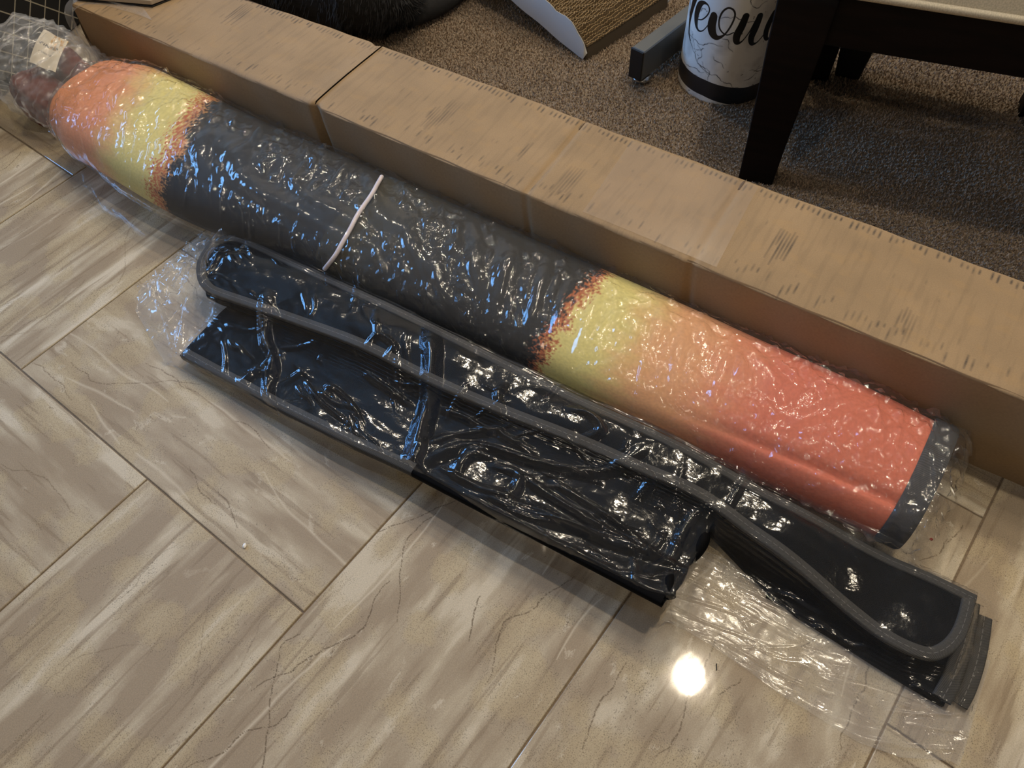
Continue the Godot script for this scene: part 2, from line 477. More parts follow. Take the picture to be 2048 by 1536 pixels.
func tile_texture(sd: int, stretch: int, con: float, vein: float) -> ImageTexture:
	var w := 896
	var h := 448
	var a := fast(sd, 0.010, FastNoiseLite.TYPE_SIMPLEX_SMOOTH, 4)
	a.domain_warp_enabled = true
	a.domain_warp_amplitude = 24.0
	a.domain_warp_frequency = 0.008
	var n1 := grey_image(a, w / stretch, h, w, h)                 # broad streaks
	var b := fast(sd + 11, 0.03, FastNoiseLite.TYPE_SIMPLEX, 4)
	b.domain_warp_enabled = true
	b.domain_warp_amplitude = 8.0
	b.domain_warp_frequency = 0.012
	var n2 := grey_image(b, w / 16, h, w, h)                 # fine streaks
	var n3 := grey_image(fast(sd + 23, 0.35, FastNoiseLite.TYPE_SIMPLEX, 2), w, h, w, h)   # grain
	var c := fast(sd + 31, 0.0055, FastNoiseLite.TYPE_SIMPLEX_SMOOTH, 4, FastNoiseLite.FRACTAL_RIDGED)
	c.domain_warp_enabled = true
	c.domain_warp_amplitude = 60.0
	c.domain_warp_frequency = 0.006
	var n4 := grey_image(c, w / 2, h, w, h)                 # veins
	var n5 := grey_image(fast(sd + 41, 0.006), w, h, w, h)  # patches
	var d := PackedByteArray()
	d.resize(w * h * 3)
	var taupe := Vector3(158, 143, 123)
	var cream := Vector3(188, 176, 155)
	var gold := Vector3(180, 163, 131)
	var white := Vector3(208, 198, 180)
	var dark := Vector3(104, 88, 70)
	for i in w * h:
		var s := n1[i] / 255.0
		var f := n2[i] / 255.0
		var p := n5[i] / 255.0
		var k := taupe.lerp(cream, clampf(0.5 + ((s - 0.5) * 2.6 + (f - 0.5) * 0.5 + (p - 0.5) * 0.9) * con, 0.0, 1.0))
		k = k.lerp(gold, clampf((p - 0.50) * 3.0, 0.0, 0.45))
		k = k.lerp(white, clampf((s - 0.69) * 6.0 + (f - 0.5) * 0.4, 0.0, 0.75) * con)
		k = k.lerp(taupe, clampf((0.36 - f) * 2.5, 0.0, 0.35) * con)
		var v := n4[i] / 255.0
		var g := n3[i] / 255.0
		if v > 0.86:
			k = k.lerp(white, minf((v - 0.86) * 9.0, 0.55) * vein)
		if v > 0.95 - 0.03 * vein and g > 0.42:
			k = k.lerp(dark, minf((v - 0.95 + 0.03 * vein) * 26.0, 0.75) * clampf((p - 0.40) * 5.0, 0.1, 1.0))
		if f < 0.24:
			k = k.lerp(dark, minf((0.24 - f) * 5.0, 0.18))
		k *= 1.0 + (g - 0.5) * 0.16
		if g < 0.2 and p > 0.47:
			k *= 0.8
		d[i * 3] = clampi(int(k.x), 0, 255)
		d[i * 3 + 1] = clampi(int(k.y), 0, 255)
		d[i * 3 + 2] = clampi(int(k.z), 0, 255)
	# drawn features of the stone print: pale curved streaks, broken cracks, clusters of pits
	var r := RandomNumberGenerator.new()
	r.seed = sd
	for k in 16:
		var pale := k < 6
		var x := r.randf_range(-0.1, 0.85) * w
		var y := r.randf() * h
		var slope := r.randf_range(-0.35, 0.35)
		var len := r.randf_range(120.0, 420.0) if pale else r.randf_range(40.0, 300.0)
		var wide := r.randf_range(2.0, 6.5) if pale else r.randf_range(0.7, 1.3)
		var steps := int(len)
		for q in steps:
			var f := float(q) / steps
			x += 1.0
			slope += r.randf_range(-0.06, 0.06) * (0.5 if pale else 2.0) - slope * 0.01
			y += slope + (r.randf_range(-0.6, 0.6) if not pale else 0.0)
			if not pale and r.randf() < 0.25:
				continue
			var rr := wide * pow(sin(PI * f), 0.6) + 0.4
			for yy in range(int(y - rr - 1), int(y + rr + 2)):
				var xx := int(x)
				if xx < 0 or yy < 0 or xx >= w or yy >= h:
					continue
				var ink := clampf(1.0 - absf(yy - y) / (rr + 0.6), 0.0, 1.0) * (0.5 if pale else 0.6) * vein
				var i := (yy * w + xx) * 3
				for ch in 3:
					d[i + ch] = int(lerpf(d[i + ch], (white if pale else dark)[ch] * (1.04 if pale else 0.85), clampf(ink, 0.0, 0.85)))
	for k in 5:
		var ctr := Vector2(r.randf() * w, r.randf() * h)
		for q in 70:
			var x := int(ctr.x + r.randfn(0.0, 42.0))
			var y := int(ctr.y + r.randfn(0.0, 14.0))
			for dx in 1 + r.randi() % 3:
				if x + dx < 0 or x + dx >= w or y < 0 or y >= h:
					continue
				var i := (y * w + x + dx) * 3
				for ch in 3:
					d[i + ch] = int(d[i + ch] * 0.72)
	return rgb_texture(d, w, h)

func build_floor() -> void:
	var grout := mat(Color(0.53, 0.46, 0.38), 0.95)
	grout.albedo_texture = noise_tex(fast(5, 0.2), 256, false, 1.0, ramp([[0.0, Color(0.8, 0.8, 0.8)], [1.0, Color(1, 1, 1)]]))
	grout.uv1_triplanar = true
	grout.uv1_scale = Vector3(4, 4, 4)
	var fl := struct("floor", box(Vector3(ROOM_L - 0.1, -0.15, ROOM_B - 0.1), Vector3(ROOM_R + 0.1, -0.0022, ROOM_F + 0.1), 0.0), grout)
	var relief := noise_tex(fast(9, 0.02, FastNoiseLite.TYPE_SIMPLEX_SMOOTH, 5), 512, true, 1.2)
	var looks := []
	for k in 7:
		var m := mat(Color(1, 1, 1), 0.06)
		m.albedo_texture = tile_texture(100 + k * 57, [3, 6, 4, 7, 2, 5, 3][k], [0.6, 1.0, 0.75, 1.15, 0.6, 0.8, 0.7][k], [1.0, 0.5, 1.3, 0.6, 1.2, 0.7, 1.0][k])
		m.metallic_specular = 0.5
		m.normal_enabled = true
		m.normal_texture = relief
		m.normal_scale = 0.05
		looks.append(m)
	var gap := 0.0022
	var one := {}
	for x in range(-6, 12):
		for y in range(-9, 9):
			var md := posmod(x - y, 4)
			if md != 0 and md != 2:
				continue
			var lo := Vector2(x, y if md == 0 else y - 1)
			var sz := Vector2(2, 1) if md == 0 else Vector2(1, 2)
			var c := uvw(lo.x + sz.x / 2, lo.y + sz.y / 2)
			var rel := c - ORIGIN
			if c.x < ROOM_L + 0.2 or c.x > 1.9 or c.z > 1.3 or c.z < -2.6 or rel.dot(away) < -0.35:
				continue
			if not one.has(md):
				one[md] = tile_mesh(sz, gap)
			var r := part("tile", one[md], looks[TILE_LOOK.get(Vector2i(int(lo.x), int(lo.y)), rng.randi() % 7)], fl, c)
			# herringbone directions: u is turned by this angle about y
			r.rotation.y = atan2(-(uvw(1, 0) - uvw(0, 0)).z, (uvw(1, 0) - uvw(0, 0)).x) + (PI if rng.randf() < 0.5 else 0.0)

const TILE_LOOK := {Vector2i(0, 0): 0, Vector2i(1, -2): 1, Vector2i(2, -1): 2, Vector2i(-1, 0): 3, Vector2i(-1, -1): 5, Vector2i(3, 0): 4, Vector2i(2, -2): 6}

func tile_mesh(sz: Vector2, gap: float) -> ArrayMesh:
	# local x = u, local z = -v; texture runs along the long side
	var hx := sz.x * TILE_W / 2 - gap / 2
	var hz := sz.y * TILE_W / 2 - gap / 2
	var st := SurfaceTool.new()
	st.begin(Mesh.PRIMITIVE_TRIANGLES)
	var b := 0.0012
	var rings := [[hx, hz, -0.008], [hx, hz, -b], [hx - b * 0.4, hz - b * 0.4, -b * 0.35], [hx - b, hz - b, 0.0]]
	var uvof := func(p: Vector3) -> Vector2:
		return Vector2(p.x / (2 * hx) + 0.5, p.z / (2 * hz) + 0.5) if sz.x > sz.y else Vector2(p.z / (2 * hz) + 0.5, p.x / (2 * hx) + 0.5)
	for k in 3:
		var q := rings[k] as Array
		var r := rings[k + 1] as Array
		var ca := [Vector3(-q[0], q[2], -q[1]), Vector3(q[0], q[2], -q[1]), Vector3(q[0], q[2], q[1]), Vector3(-q[0], q[2], q[1])]
		var cb := [Vector3(-r[0], r[2], -r[1]), Vector3(r[0], r[2], -r[1]), Vector3(r[0], r[2], r[1]), Vector3(-r[0], r[2], r[1])]
		for e in 4:
			var f := (e + 1) % 4
			quad(st, ca[e], ca[f], cb[f], cb[e], (ca[e] + ca[f]) / 2 + Vector3(0, 0.3, 0), [uvof.call(ca[e]), uvof.call(ca[f]), uvof.call(cb[f]), uvof.call(cb[e])])
	var t := rings[3] as Array
	var cc := [Vector3(-t[0], 0, -t[1]), Vector3(t[0], 0, -t[1]), Vector3(t[0], 0, t[1]), Vector3(-t[0], 0, t[1])]
	quad(st, cc[0], cc[1], cc[2], cc[3], Vector3.UP, [uvof.call(cc[0]), uvof.call(cc[1]), uvof.call(cc[2]), uvof.call(cc[3])])
	st.generate_tangents()
	return st.commit()

# ------------------------------------------------------------------ carpet behind the box
func build_carpet() -> void:
	var m := mat(Color(0.60, 0.53, 0.45), 1.0)
	m.albedo_texture = noise_tex(fast(15, 0.12, FastNoiseLite.TYPE_SIMPLEX, 3), 512, false, 1.0, ramp([[0.25, Color(0.55, 0.55, 0.55)], [0.75, Color(1, 1, 1)]]))
	m.uv1_triplanar = true
	m.uv1_scale = Vector3(6, 6, 6)
	var a := sty(-2.6, -0.10)
	var b := sty(2.9, -0.10)
	var st := SurfaceTool.new()
	st.begin(Mesh.PRIMITIVE_TRIANGLES)
	var c := [sty(-1.02, -0.10, -0.001), sty(2.9, -0.10, -0.001), sty(-1.02, -0.10, 0.008), sty(2.9, -0.10, 0.008), sty(-1.02, -2.6, -0.001), sty(2.9, -2.6, -0.001), sty(-1.02, -2.6, 0.008), sty(2.9, -2.6, 0.008)]
	block8(st, c, 0.003)
	var base := struct("floor_carpet", st.commit(), m)
	var tuft := SurfaceTool.new()
	tuft.begin(Mesh.PRIMITIVE_TRIANGLES)
	for k in 3:
		var an := TAU * k / 3 + 0.3
		var d := Vector3(cos(an), 0, sin(an))
		var s := Vector3(-sin(an), 0, cos(an)) * 0.0011
		var p0 := d * 0.0006
		var p1 := d * 0.0017 + Vector3(0, 0.005, 0)
		var p2 := d * (0.0034 if k != 1 else 0.001) + Vector3(0, 0.0078, 0)
		quad(tuft, p0 - s, p0 + s, p1 + s, p1 - s, d)
		quad(tuft, p1 - s, p1 + s, p2 + s * 0.6, p2 - s * 0.6, d + Vector3(0, 0.6, 0))
	var mm := MultiMesh.new()
	mm.transform_format = MultiMesh.TRANSFORM_3D
	mm.use_colors = true
	mm.mesh = tuft.commit()
	var list := []
	var step := 0.0050
	var clump := fast(77, 9.0, FastNoiseLite.TYPE_SIMPLEX, 2)
	var ns := int(2.35 / step)
	var nt := int(0.86 / step)
	for i in ns:
		for j in nt:
			var s := -0.72 + (i + rng.randf_range(-0.45, 0.45)) * step
			var t := -0.165 - (j + rng.randf_range(-0.45, 0.45)) * step
			var p := sty(s, t, 0.0055)
			if p.x > 1.15 or p.x < -0.75:
				continue
			var ang := rng.randf() * TAU
			var q := Basis(Vector3.UP, ang) * Basis(Vector3.RIGHT, rng.randf_range(-0.5, 0.5))
			list.append([Transform3D(q.scaled(Vector3.ONE * rng.randf_range(0.65, 1.05)), p), 0.84 + 0.2 * rng.randf() + 0.14 * clump.get_noise_2d(s, t)])
	mm.instance_count = list.size()
	for i in list.size():
		mm.set_instance_transform(i, list[i][0])
		var g: float = list[i][1]
		mm.set_instance_color(i, Color(g, g * 0.985, g * 0.97))
	var pile := MultiMeshInstance3D.new()
	pile.name = "carpet_pile"
	pile.multimesh = mm
	var pm := mat(Color(0.66, 0.585, 0.50), 1.0)
	pm.vertex_color_use_as_albedo = true
	pile.material_override = pm
	pile.set_meta("kind", "stuff")
	base.add_child(pile)

# ------------------------------------------------------------------ the long cardboard box
const BOX_H := 0.155
const BOX_W := 0.184

func kraft_texture(w: int, h: int, sd: int, top: bool) -> ImageTexture:
	var n1 := grey_image(fast(sd, 0.006), w, h, w, h)
	var n2 := grey_image(fast(sd + 1, 0.4, FastNoiseLite.TYPE_SIMPLEX, 2), w, h, w, h)
	var n3 := grey_image(fast(sd + 2, 0.08), w, h / 16, w, h)      # marks along the flutes, across the box
	var n4 := grey_image(fast(sd + 3, 0.02), w, h, w, h)
	var d := PackedByteArray()
	d.resize(w * h * 3)
	var base := Vector3(151, 126, 94) if top else Vector3(154, 127, 94)
	for y in h:
		for x in w:
			var i := y * w + x
			var k := base * (0.94 + 0.12 * n1[i] / 255.0) * (0.955 + 0.09 * n2[i] / 255.0)
			if top:
				k *= 1.0 - 0.045 * clampf((n3[i] / 255.0 - 0.55) * 5.0, 0.0, 1.0)
			var st := clampf((n4[i] / 255.0 - 0.62) * 6.0, 0.0, 1.0)
			k = k.lerp(Vector3(168, 134, 88), st * 0.2)
			d[i * 3] = clampi(int(k.x), 0, 255)
			d[i * 3 + 1] = clampi(int(k.y), 0, 255)
			d[i * 3 + 2] = clampi(int(k.z), 0, 255)
	if top:
		var r := RandomNumberGenerator.new()
		r.seed = sd
		var pitch := w / 2.2 * 0.0078
		var marks := []
		var patch := fast(sd + 9, 0.012)
		var x := 3.0
		while x < w - 4:
			var m := patch.get_noise_1d(x)
			if r.randf() < 0.88:
				marks.append([x, 5 + r.randi() % 5, 12.0 + 12.0 * r.randf(), 0.6 + 0.4 * r.randf() + 0.5 * m])           # back edge
			if r.randf() < 0.55:
				marks.append([x, h - 32 - int(r.randf() * 26), 12.0 + 24.0 * r.randf(), 0.26 + 0.4 * r.randf() + 0.5 * m])   # front edge
			if r.randf() < 0.35:
				marks.append([x, int(h * (0.25 + 0.5 * r.randf())), 8.0 + 25.0 * r.randf(), 0.08 + 0.2 * r.randf()])
			x += pitch
		# the darker scuffs: x share, y share, length share, darkness, lines
		for s in [[0.137, 0.08, 0.36, 0.75, 6], [0.358, 0.44, 0.30, 0.62, 7], [0.362, 0.3, 0.34, 0.4, 5], [0.432, 0.45, 0.34, 0.6, 2], [0.474, 0.5, 0.4, 0.5, 6], [0.617, 0.34, 0.36, 0.95, 6], [0.70, 0.62, 0.3, 0.55, 5]]:
			for k in s[4]:
				marks.append([s[0] * w + (k - s[4] / 2.0) * pitch * 0.62, int(h * (s[1] + 0.05 * r.randf())), h * s[2] * (0.5 + 0.6 * r.randf()), s[3] * (0.5 + 0.5 * r.randf())])
		for m in marks:
			var x0: float = m[0]
			for yy in range(m[1], mini(h - 1, int(m[1] + m[2]))):
				var fade := 1.0 - absf((yy - m[1]) / m[2] - 0.5) * 1.3
				for dx in range(-2, 3):
					var xx := int(x0) + dx
					if xx < 0 or xx >= w or yy < 0:
						continue
					var kk: float = m[3] * fade * maxf(0.0, 1.0 - absf(xx - x0) / 2.0) * (0.45 + 0.8 * n2[yy * w + xx] / 255.0)
					var i := (yy * w + xx) * 3
					for ch in 3:
						d[i + ch] = int(lerpf(d[i + ch], [52, 46, 42][ch], clampf(kk, 0.0, 0.9)))
	return rgb_texture(d, w, h)

func build_box() -> void:
	var o := laid("cardboard_box", "very long brown corrugated cardboard shipping box with black scuff marks along its top", "cardboard box", 0.15, -BOX_W / 2)
	var side := mat(Color(1, 1, 1), 0.85)
	side.albedo_texture = kraft_texture(1024, 128, 31, false)
	var topm := mat(Color(1, 1, 1), 0.8)
	topm.albedo_texture = kraft_texture(2048, 256, 57, true)
	var raw := mat(Color(0.30, 0.225, 0.15), 0.95)
	var dark := mat(Color(0.20, 0.15, 0.10), 1.0)
	var s0 := -0.955
	var s1 := 1.245
	# front wall: bulges a little and is pushed in at its three creases
	var n := 561
	var rows := 12
	var p := PackedVector3Array()
	var uv := PackedVector2Array()
	var dent := func(s: float) -> float:
		return 0.016 * exp(-pow((s + 0.358) / 0.008, 2.0)) + 0.003 * exp(-pow((s - 0.045) / 0.0045, 2.0)) + 0.004 * exp(-pow((s - 0.309) / 0.0055, 2.0))
	var bow := func(s: float) -> float:
		return 0.005 * (1.0 - pow((s - 0.05) / 0.95, 2.0)) - 0.002
	for i in n:
		var s := s0 + (s1 - s0) * i / (n - 1)
		for j in rows:
			var f := float(j) / (rows - 1)
			var y := f * (BOX_H - 0.004)
			var t: float = bow.call(s) * sin(f * PI * 0.55) - dent.call(s - 0.012 * (1.0 - f)) * (1.3 - f) + 0.0008 * sin(s * 61.0 + f * 5.0)
			# rounded upper edge
			if j == rows - 1:
				y = BOX_H - 0.0006
				t -= 0.003
			elif j == rows - 2:
				y = BOX_H - 0.0035
				t -= 0.0004
			p.append(Vector3(s, y, t))
			uv.append(Vector2(float(i) / (n - 1), 1.0 - f))
	lay("front_panel", sheet(p, n, rows, uv, false, true), side, o)
	# the two top panels meet in a slit at s = -0.362
	for k in 2:
		var a: float = [s0, -0.3616][k]
		var b: float = [-0.3625, s1][k]
		var m := 401
		var q := PackedVector3Array()
		var quv := PackedVector2Array()
		var prof := [Vector2(-BOX_W - 0.001, -0.0042), Vector2(-BOX_W - 0.001, -0.0008), Vector2(-BOX_W, 0.0), Vector2(-0.13, 0.0), Vector2(-0.09, 0.0), Vector2(-0.05, 0.0), Vector2(-0.012, 0.0), Vector2(-0.0045, -0.0005), Vector2(-0.001, -0.0026), Vector2(-0.0006, -0.0045)]
		for i in m:
			var s := lerpf(a, b, float(i) / (m - 1))
			for j in prof.size():
				var v: Vector2 = prof[j]
				var tt := v.x
				var hgt := BOX_H + v.y
				if j > 5:
					tt += bow.call(s) - dent.call(s) * 0.5
				if j < 3:
					tt += 0.0009 * sin(s * 23.0) + 0.0005 * sin(s * 71.0 + 1.0) + (0.006 * exp(-pow((s + 0.372) / 0.01, 2.0)) if k == 0 else 0.0) + smoothstep(-0.45, -0.95, s) * 0.028
				if j >= 2 and j <= 7:
					hgt += 0.0015 * sin(s * 9.0 + v.x * 20.0) - 0.003 * exp(-pow((s - 0.045 - v.x * 0.03) / 0.0035, 2.0)) - 0.003 * exp(-pow((s - 0.309 - v.x * 0.02) / 0.0045, 2.0))
					if k == 0:
						hgt += 0.0022 * smoothstep(-0.40, -0.3625, s)
				q.append(Vector3(s, hgt, tt))
				quv.append(Vector2((s - s0) / (s1 - s0), clampf((tt + BOX_W) / BOX_W, 0.01, 0.99)))
		lay("top_panel", sheet(q, m, prof.size(), quv, false, true), topm, o)
	# under skin of the top and the waved fluting between the two, seen along the back edge
	lay("top_liner", box(Vector3(s0, BOX_H - 0.0062, -BOX_W + 0.001), Vector3(s1, BOX_H - 0.0052, -0.004), 0.0), raw, o)
	var fl := PackedVector3Array()
	var steps := 1400
	for i in steps:
		var s := lerpf(-0.62, s1, float(i) / (steps - 1))
		var y := BOX_H - 0.0034 + 0.0017 * sin(s * TAU / 0.0078)
		fl.append(Vector3(s, y, -BOX_W + 0.0001 + 0.0009 * sin(s * 23.0) + 0.0005 * sin(s * 71.0 + 1.0) + smoothstep(-0.45, -0.95, s) * 0.028))
		fl.append(Vector3(s, y, -BOX_W + 0.02))
	lay("fluting", sheet(fl, steps, 2), raw, o)
	lay("back_panel", box(Vector3(s0, 0, -BOX_W + 0.004), Vector3(s1, BOX_H - 0.0065, -BOX_W + 0.008), 0.0), side, o)
	lay("bottom_panel", box(Vector3(s0, 0.0085, -BOX_W + 0.008), Vector3(s1, 0.0125, -0.006), 0.0), side, o)
	lay("end_panel", box(Vector3(s1 - 0.004, 0.0, -BOX_W + 0.004), Vector3(s1, BOX_H - 0.006, -0.005), 0.001), side, o)
	# left end: a flap folded over it, its corner crushed
	var e := PackedVector3Array()
	for i in 11:
		for j in 11:
			var f := i / 10.0
			var g := j / 10.0
			e.append(Vector3(s0 - 0.012 * sin(g * PI) * (1 - 0.4 * f) - 0.02 * (1.0 - g) * f, lerpf(0.0, BOX_H - 0.001, g) - 0.012 * pow(f, 4.0) * pow(g, 3.0), lerpf(-BOX_W + 0.03, -0.004, f) - 0.006 * pow(1.0 - g, 2.0)))
	lay("end_flap", sheet(e, 11, 11), side, o)
	# packing tape: over the slit at the left end with a loose tail, and across the top
	var tape := StandardMaterial3D.new()
	tape.transparency = BaseMaterial3D.TRANSPARENCY_ALPHA
	tape.albedo_color = Color(0.86, 0.84, 0.82, 0.12)
	tape.roughness = 0.12
	tape.normal_enabled = true
	tape.normal_texture = noise_tex(fast(71, 0.03), 256, true, 3.0)
	tape.normal_scale = 0.5
	var tp := PackedVector3Array()
	var tailpath := [Vector3(-0.80, BOX_H + 0.0012, -0.05), Vector3(-0.86, BOX_H + 0.0012, -0.045), Vector3(-0.915, BOX_H + 0.002, -0.035), Vector3(-0.945, BOX_H + 0.001, -0.012), Vector3(-0.945, BOX_H - 0.008, 0.012), Vector3(-0.935, BOX_H - 0.035, 0.022), Vector3(-0.925, BOX_H - 0.07, 0.018), Vector3(-0.905, BOX_H - 0.10, 0.024)]
	var tc := catmull(tailpath, 0.006)
	for i in tc.size():
		var f := float(i) / (tc.size() - 1)
		for j in 7:
			var g := j / 6.0 - 0.5
			tp.append(tc[i] + Vector3(0.045 * g * (1.0 - 0.35 * f), 0.006 * sin(g * 5.0 + f * 9.0) * f, 0.02 * g * (1.0 - f) + 0.008 * cos(g * 6.0 + f * 5.0) * f))
	lay("packing_tape", sheet(tp, tc.size(), 7), tape, o)
	var t2 := PackedVector3Array()
	for i in 13:
		for j in 13:
			t2.append(Vector3(lerpf(0.13, 0.335, i / 12.0) + 0.012 * (j / 12.0 - 0.5), BOX_H + 0.0014 + 0.0015 * sin(lerpf(0.13, 0.335, i / 12.0) * 9.0 - lerpf(BOX_W - 0.004, 0.006, j / 12.0) * 20.0), lerpf(-BOX_W + 0.004, -0.006, j / 12.0)))
	var thin := tape.duplicate()
	thin.albedo_color = Color(0.86, 0.82, 0.8, 0.06)
	thin.roughness = 0.25
	thin.metallic_specular = 0.25
	thin.normal_enabled = false
	lay("packing_tape", sheet(t2, 13, 13, PackedVector2Array(), false, true), thin, o)
	# the stiff board lying on its left end, only its lower edge in view
	var b := laid("backing_board", "stiff pale board with a dark rim lying on the cardboard box", "board", -0.9, -0.12, BOX_H)
	var bt := mat(Color(0.72, 0.66, 0.58), 0.7)
	var c := [Vector3(-0.995, BOX_H + 0.003, -0.0020), Vector3(-0.812, BOX_H + 0.003, -0.0725), Vector3(-0.995, BOX_H + 0.012, -0.0020), Vector3(-0.812, BOX_H + 0.012, -0.0725), Vector3(-0.885, BOX_H + 0.003, -0.2850), Vector3(-0.700, BOX_H + 0.003, -0.3560), Vector3(-0.885, BOX_H + 0.012, -0.2850), Vector3(-0.700, BOX_H + 0.012, -0.3560)]
	lay("board_face", hexa(c, 0.001), bt, b)
	var c2 := []
	for v in c:
		c2.append(Vector3(v.x + 0.0015, v.y - (0.0025 if v.y < BOX_H + 0.005 else 0.0105), v.z + 0.0015))
	lay("board_back", hexa(c2, 0.0004), mat(Color(0.09, 0.075, 0.06), 0.8), b)

# ------------------------------------------------------------------ the shrink-wrapped roll
func roll_a(s: float) -> float:
	return smooth([Vector2(-0.85, 0.078), Vector2(-0.82, 0.100), Vector2(-0.75, 0.115), Vector2(-0.52, 0.117), Vector2(-0.2, 0.106), Vector2(0.2, 0.100), Vector2(0.5, 0.096), Vector2(0.70, 0.092)], s)

func roll_b(s: float) -> float:
	return smooth([Vector2(-0.87, 0.040), Vector2(-0.83, 0.060), Vector2(-0.74, 0.066), Vector2(-0.4, 0.060), Vector2(0.2, 0.056), Vector2(0.55, 0.054), Vector2(0.70, 0.05)], s)

func roll_tc(s: float) -> float:
	return smooth([Vector2(-0.905, 0.102), Vector2(-0.75, 0.116), Vector2(-0.5, 0.124), Vector2(-0.2, 0.113), Vector2(0.2, 0.105), Vector2(0.7, 0.100)], s)

# a point of the roll's section at angle ang (0 towards the camera, PI/2 on top), grown by out
func roll_point(s: float, ang: float, grow := 0.0) -> Vector3:
	var a := roll_a(s) + grow
	var b := roll_b(s)
	var cc := cos(ang)
	var ss := sin(ang)
	var ex := 2.0 / 2.5
	return Vector3(s, b + (b + grow) * signf(ss) * pow(absf(ss), ex), roll_tc(s) + a * signf(cc) * pow(absf(cc), ex))

func roll_texture() -> ImageTexture:
	var w := 1600
	var h := 256
	var rag := fast(201, 0.05, FastNoiseLite.TYPE_SIMPLEX, 4)
	var fine := fast(202, 0.25, FastNoiseLite.TYPE_SIMPLEX, 2)
	var d := PackedByteArray()
	d.resize(w * h * 3)
	var peach := Vector3(216, 146, 108)
	var yellow := Vector3(214, 200, 126)
	var fringe := Vector3(178, 98, 60)
	var dark := Vector3(32, 31, 29)
	var olive := Vector3(54, 52, 42)
	var orange := Vector3(214, 158, 112)
	var coral := Vector3(204, 112, 88)
	for x in w:
		var s := lerpf(-0.91, 0.70, float(x) / (w - 1))
		for y in h:
			var ang := TAU * y / (h - 1)
			var q := roll_point(s, ang)
			var jag := rag.get_noise_2d(x * 0.25, y * 1.3)
			var jag2 := fine.get_noise_2d(x * 0.5, y * 1.6)
			var u := s + 0.018 * jag
			# left: peach > yellow > brown fringe > dark; right: dark > fringe > yellow > orange > coral
			var tn := (q.z - 0.1) / 0.1
			var edge := -0.545 + 0.045 * clampf(tn, -1.0, 0.8) - 0.03 * clampf((0.06 - q.y) / 0.06, 0.0, 1.0) + 0.012 * jag
			var e2 := 0.190 - 0.006 * tn + 0.012 * jag
			var k: Vector3
			if s < -0.2:
				k = peach.lerp(yellow, smoothstep(-0.745, -0.64, u - 0.045 * clampf(tn, -1.0, 0.8)))
				k = k.lerp(fringe, smoothstep(edge - 0.034, edge - 0.014, s + 0.022 * jag2) * (0.55 + 0.45 * clampf(0.5 + jag2 * 1.6, 0.0, 1.0)))
				k = k.lerp(dark, smoothstep(edge - 0.004, edge + 0.01, s + 0.012 * jag2))
			else:
				k = dark.lerp(olive, clampf(exp(-pow((s + 0.17) / 0.09, 2.0)) * 0.8, 0.0, 1.0))
				k = k.lerp(fringe, smoothstep(e2 - 0.012, e2, s + 0.014 * jag2))
				k = k.lerp(yellow, smoothstep(e2 + 0.002, e2 + 0.016, s + 0.014 * jag2))
				k = k.lerp(orange, smoothstep(0.24, 0.34, u))
				k = k.lerp(coral, smoothstep(0.34, 0.50, u))
			var weave := 0.97 + 0.03 * (1.0 if (x + y) % 2 == 0 else -1.0)
			k *= weave * (1.0 + 0.05 * jag2)
			var i := (y * w + x) * 3
			d[i] = clampi(int(k.x), 0, 255)
			d[i + 1] = clampi(int(k.y), 0, 255)
			d[i + 2] = clampi(int(k.z), 0, 255)
	return rgb_texture(d, w, h)

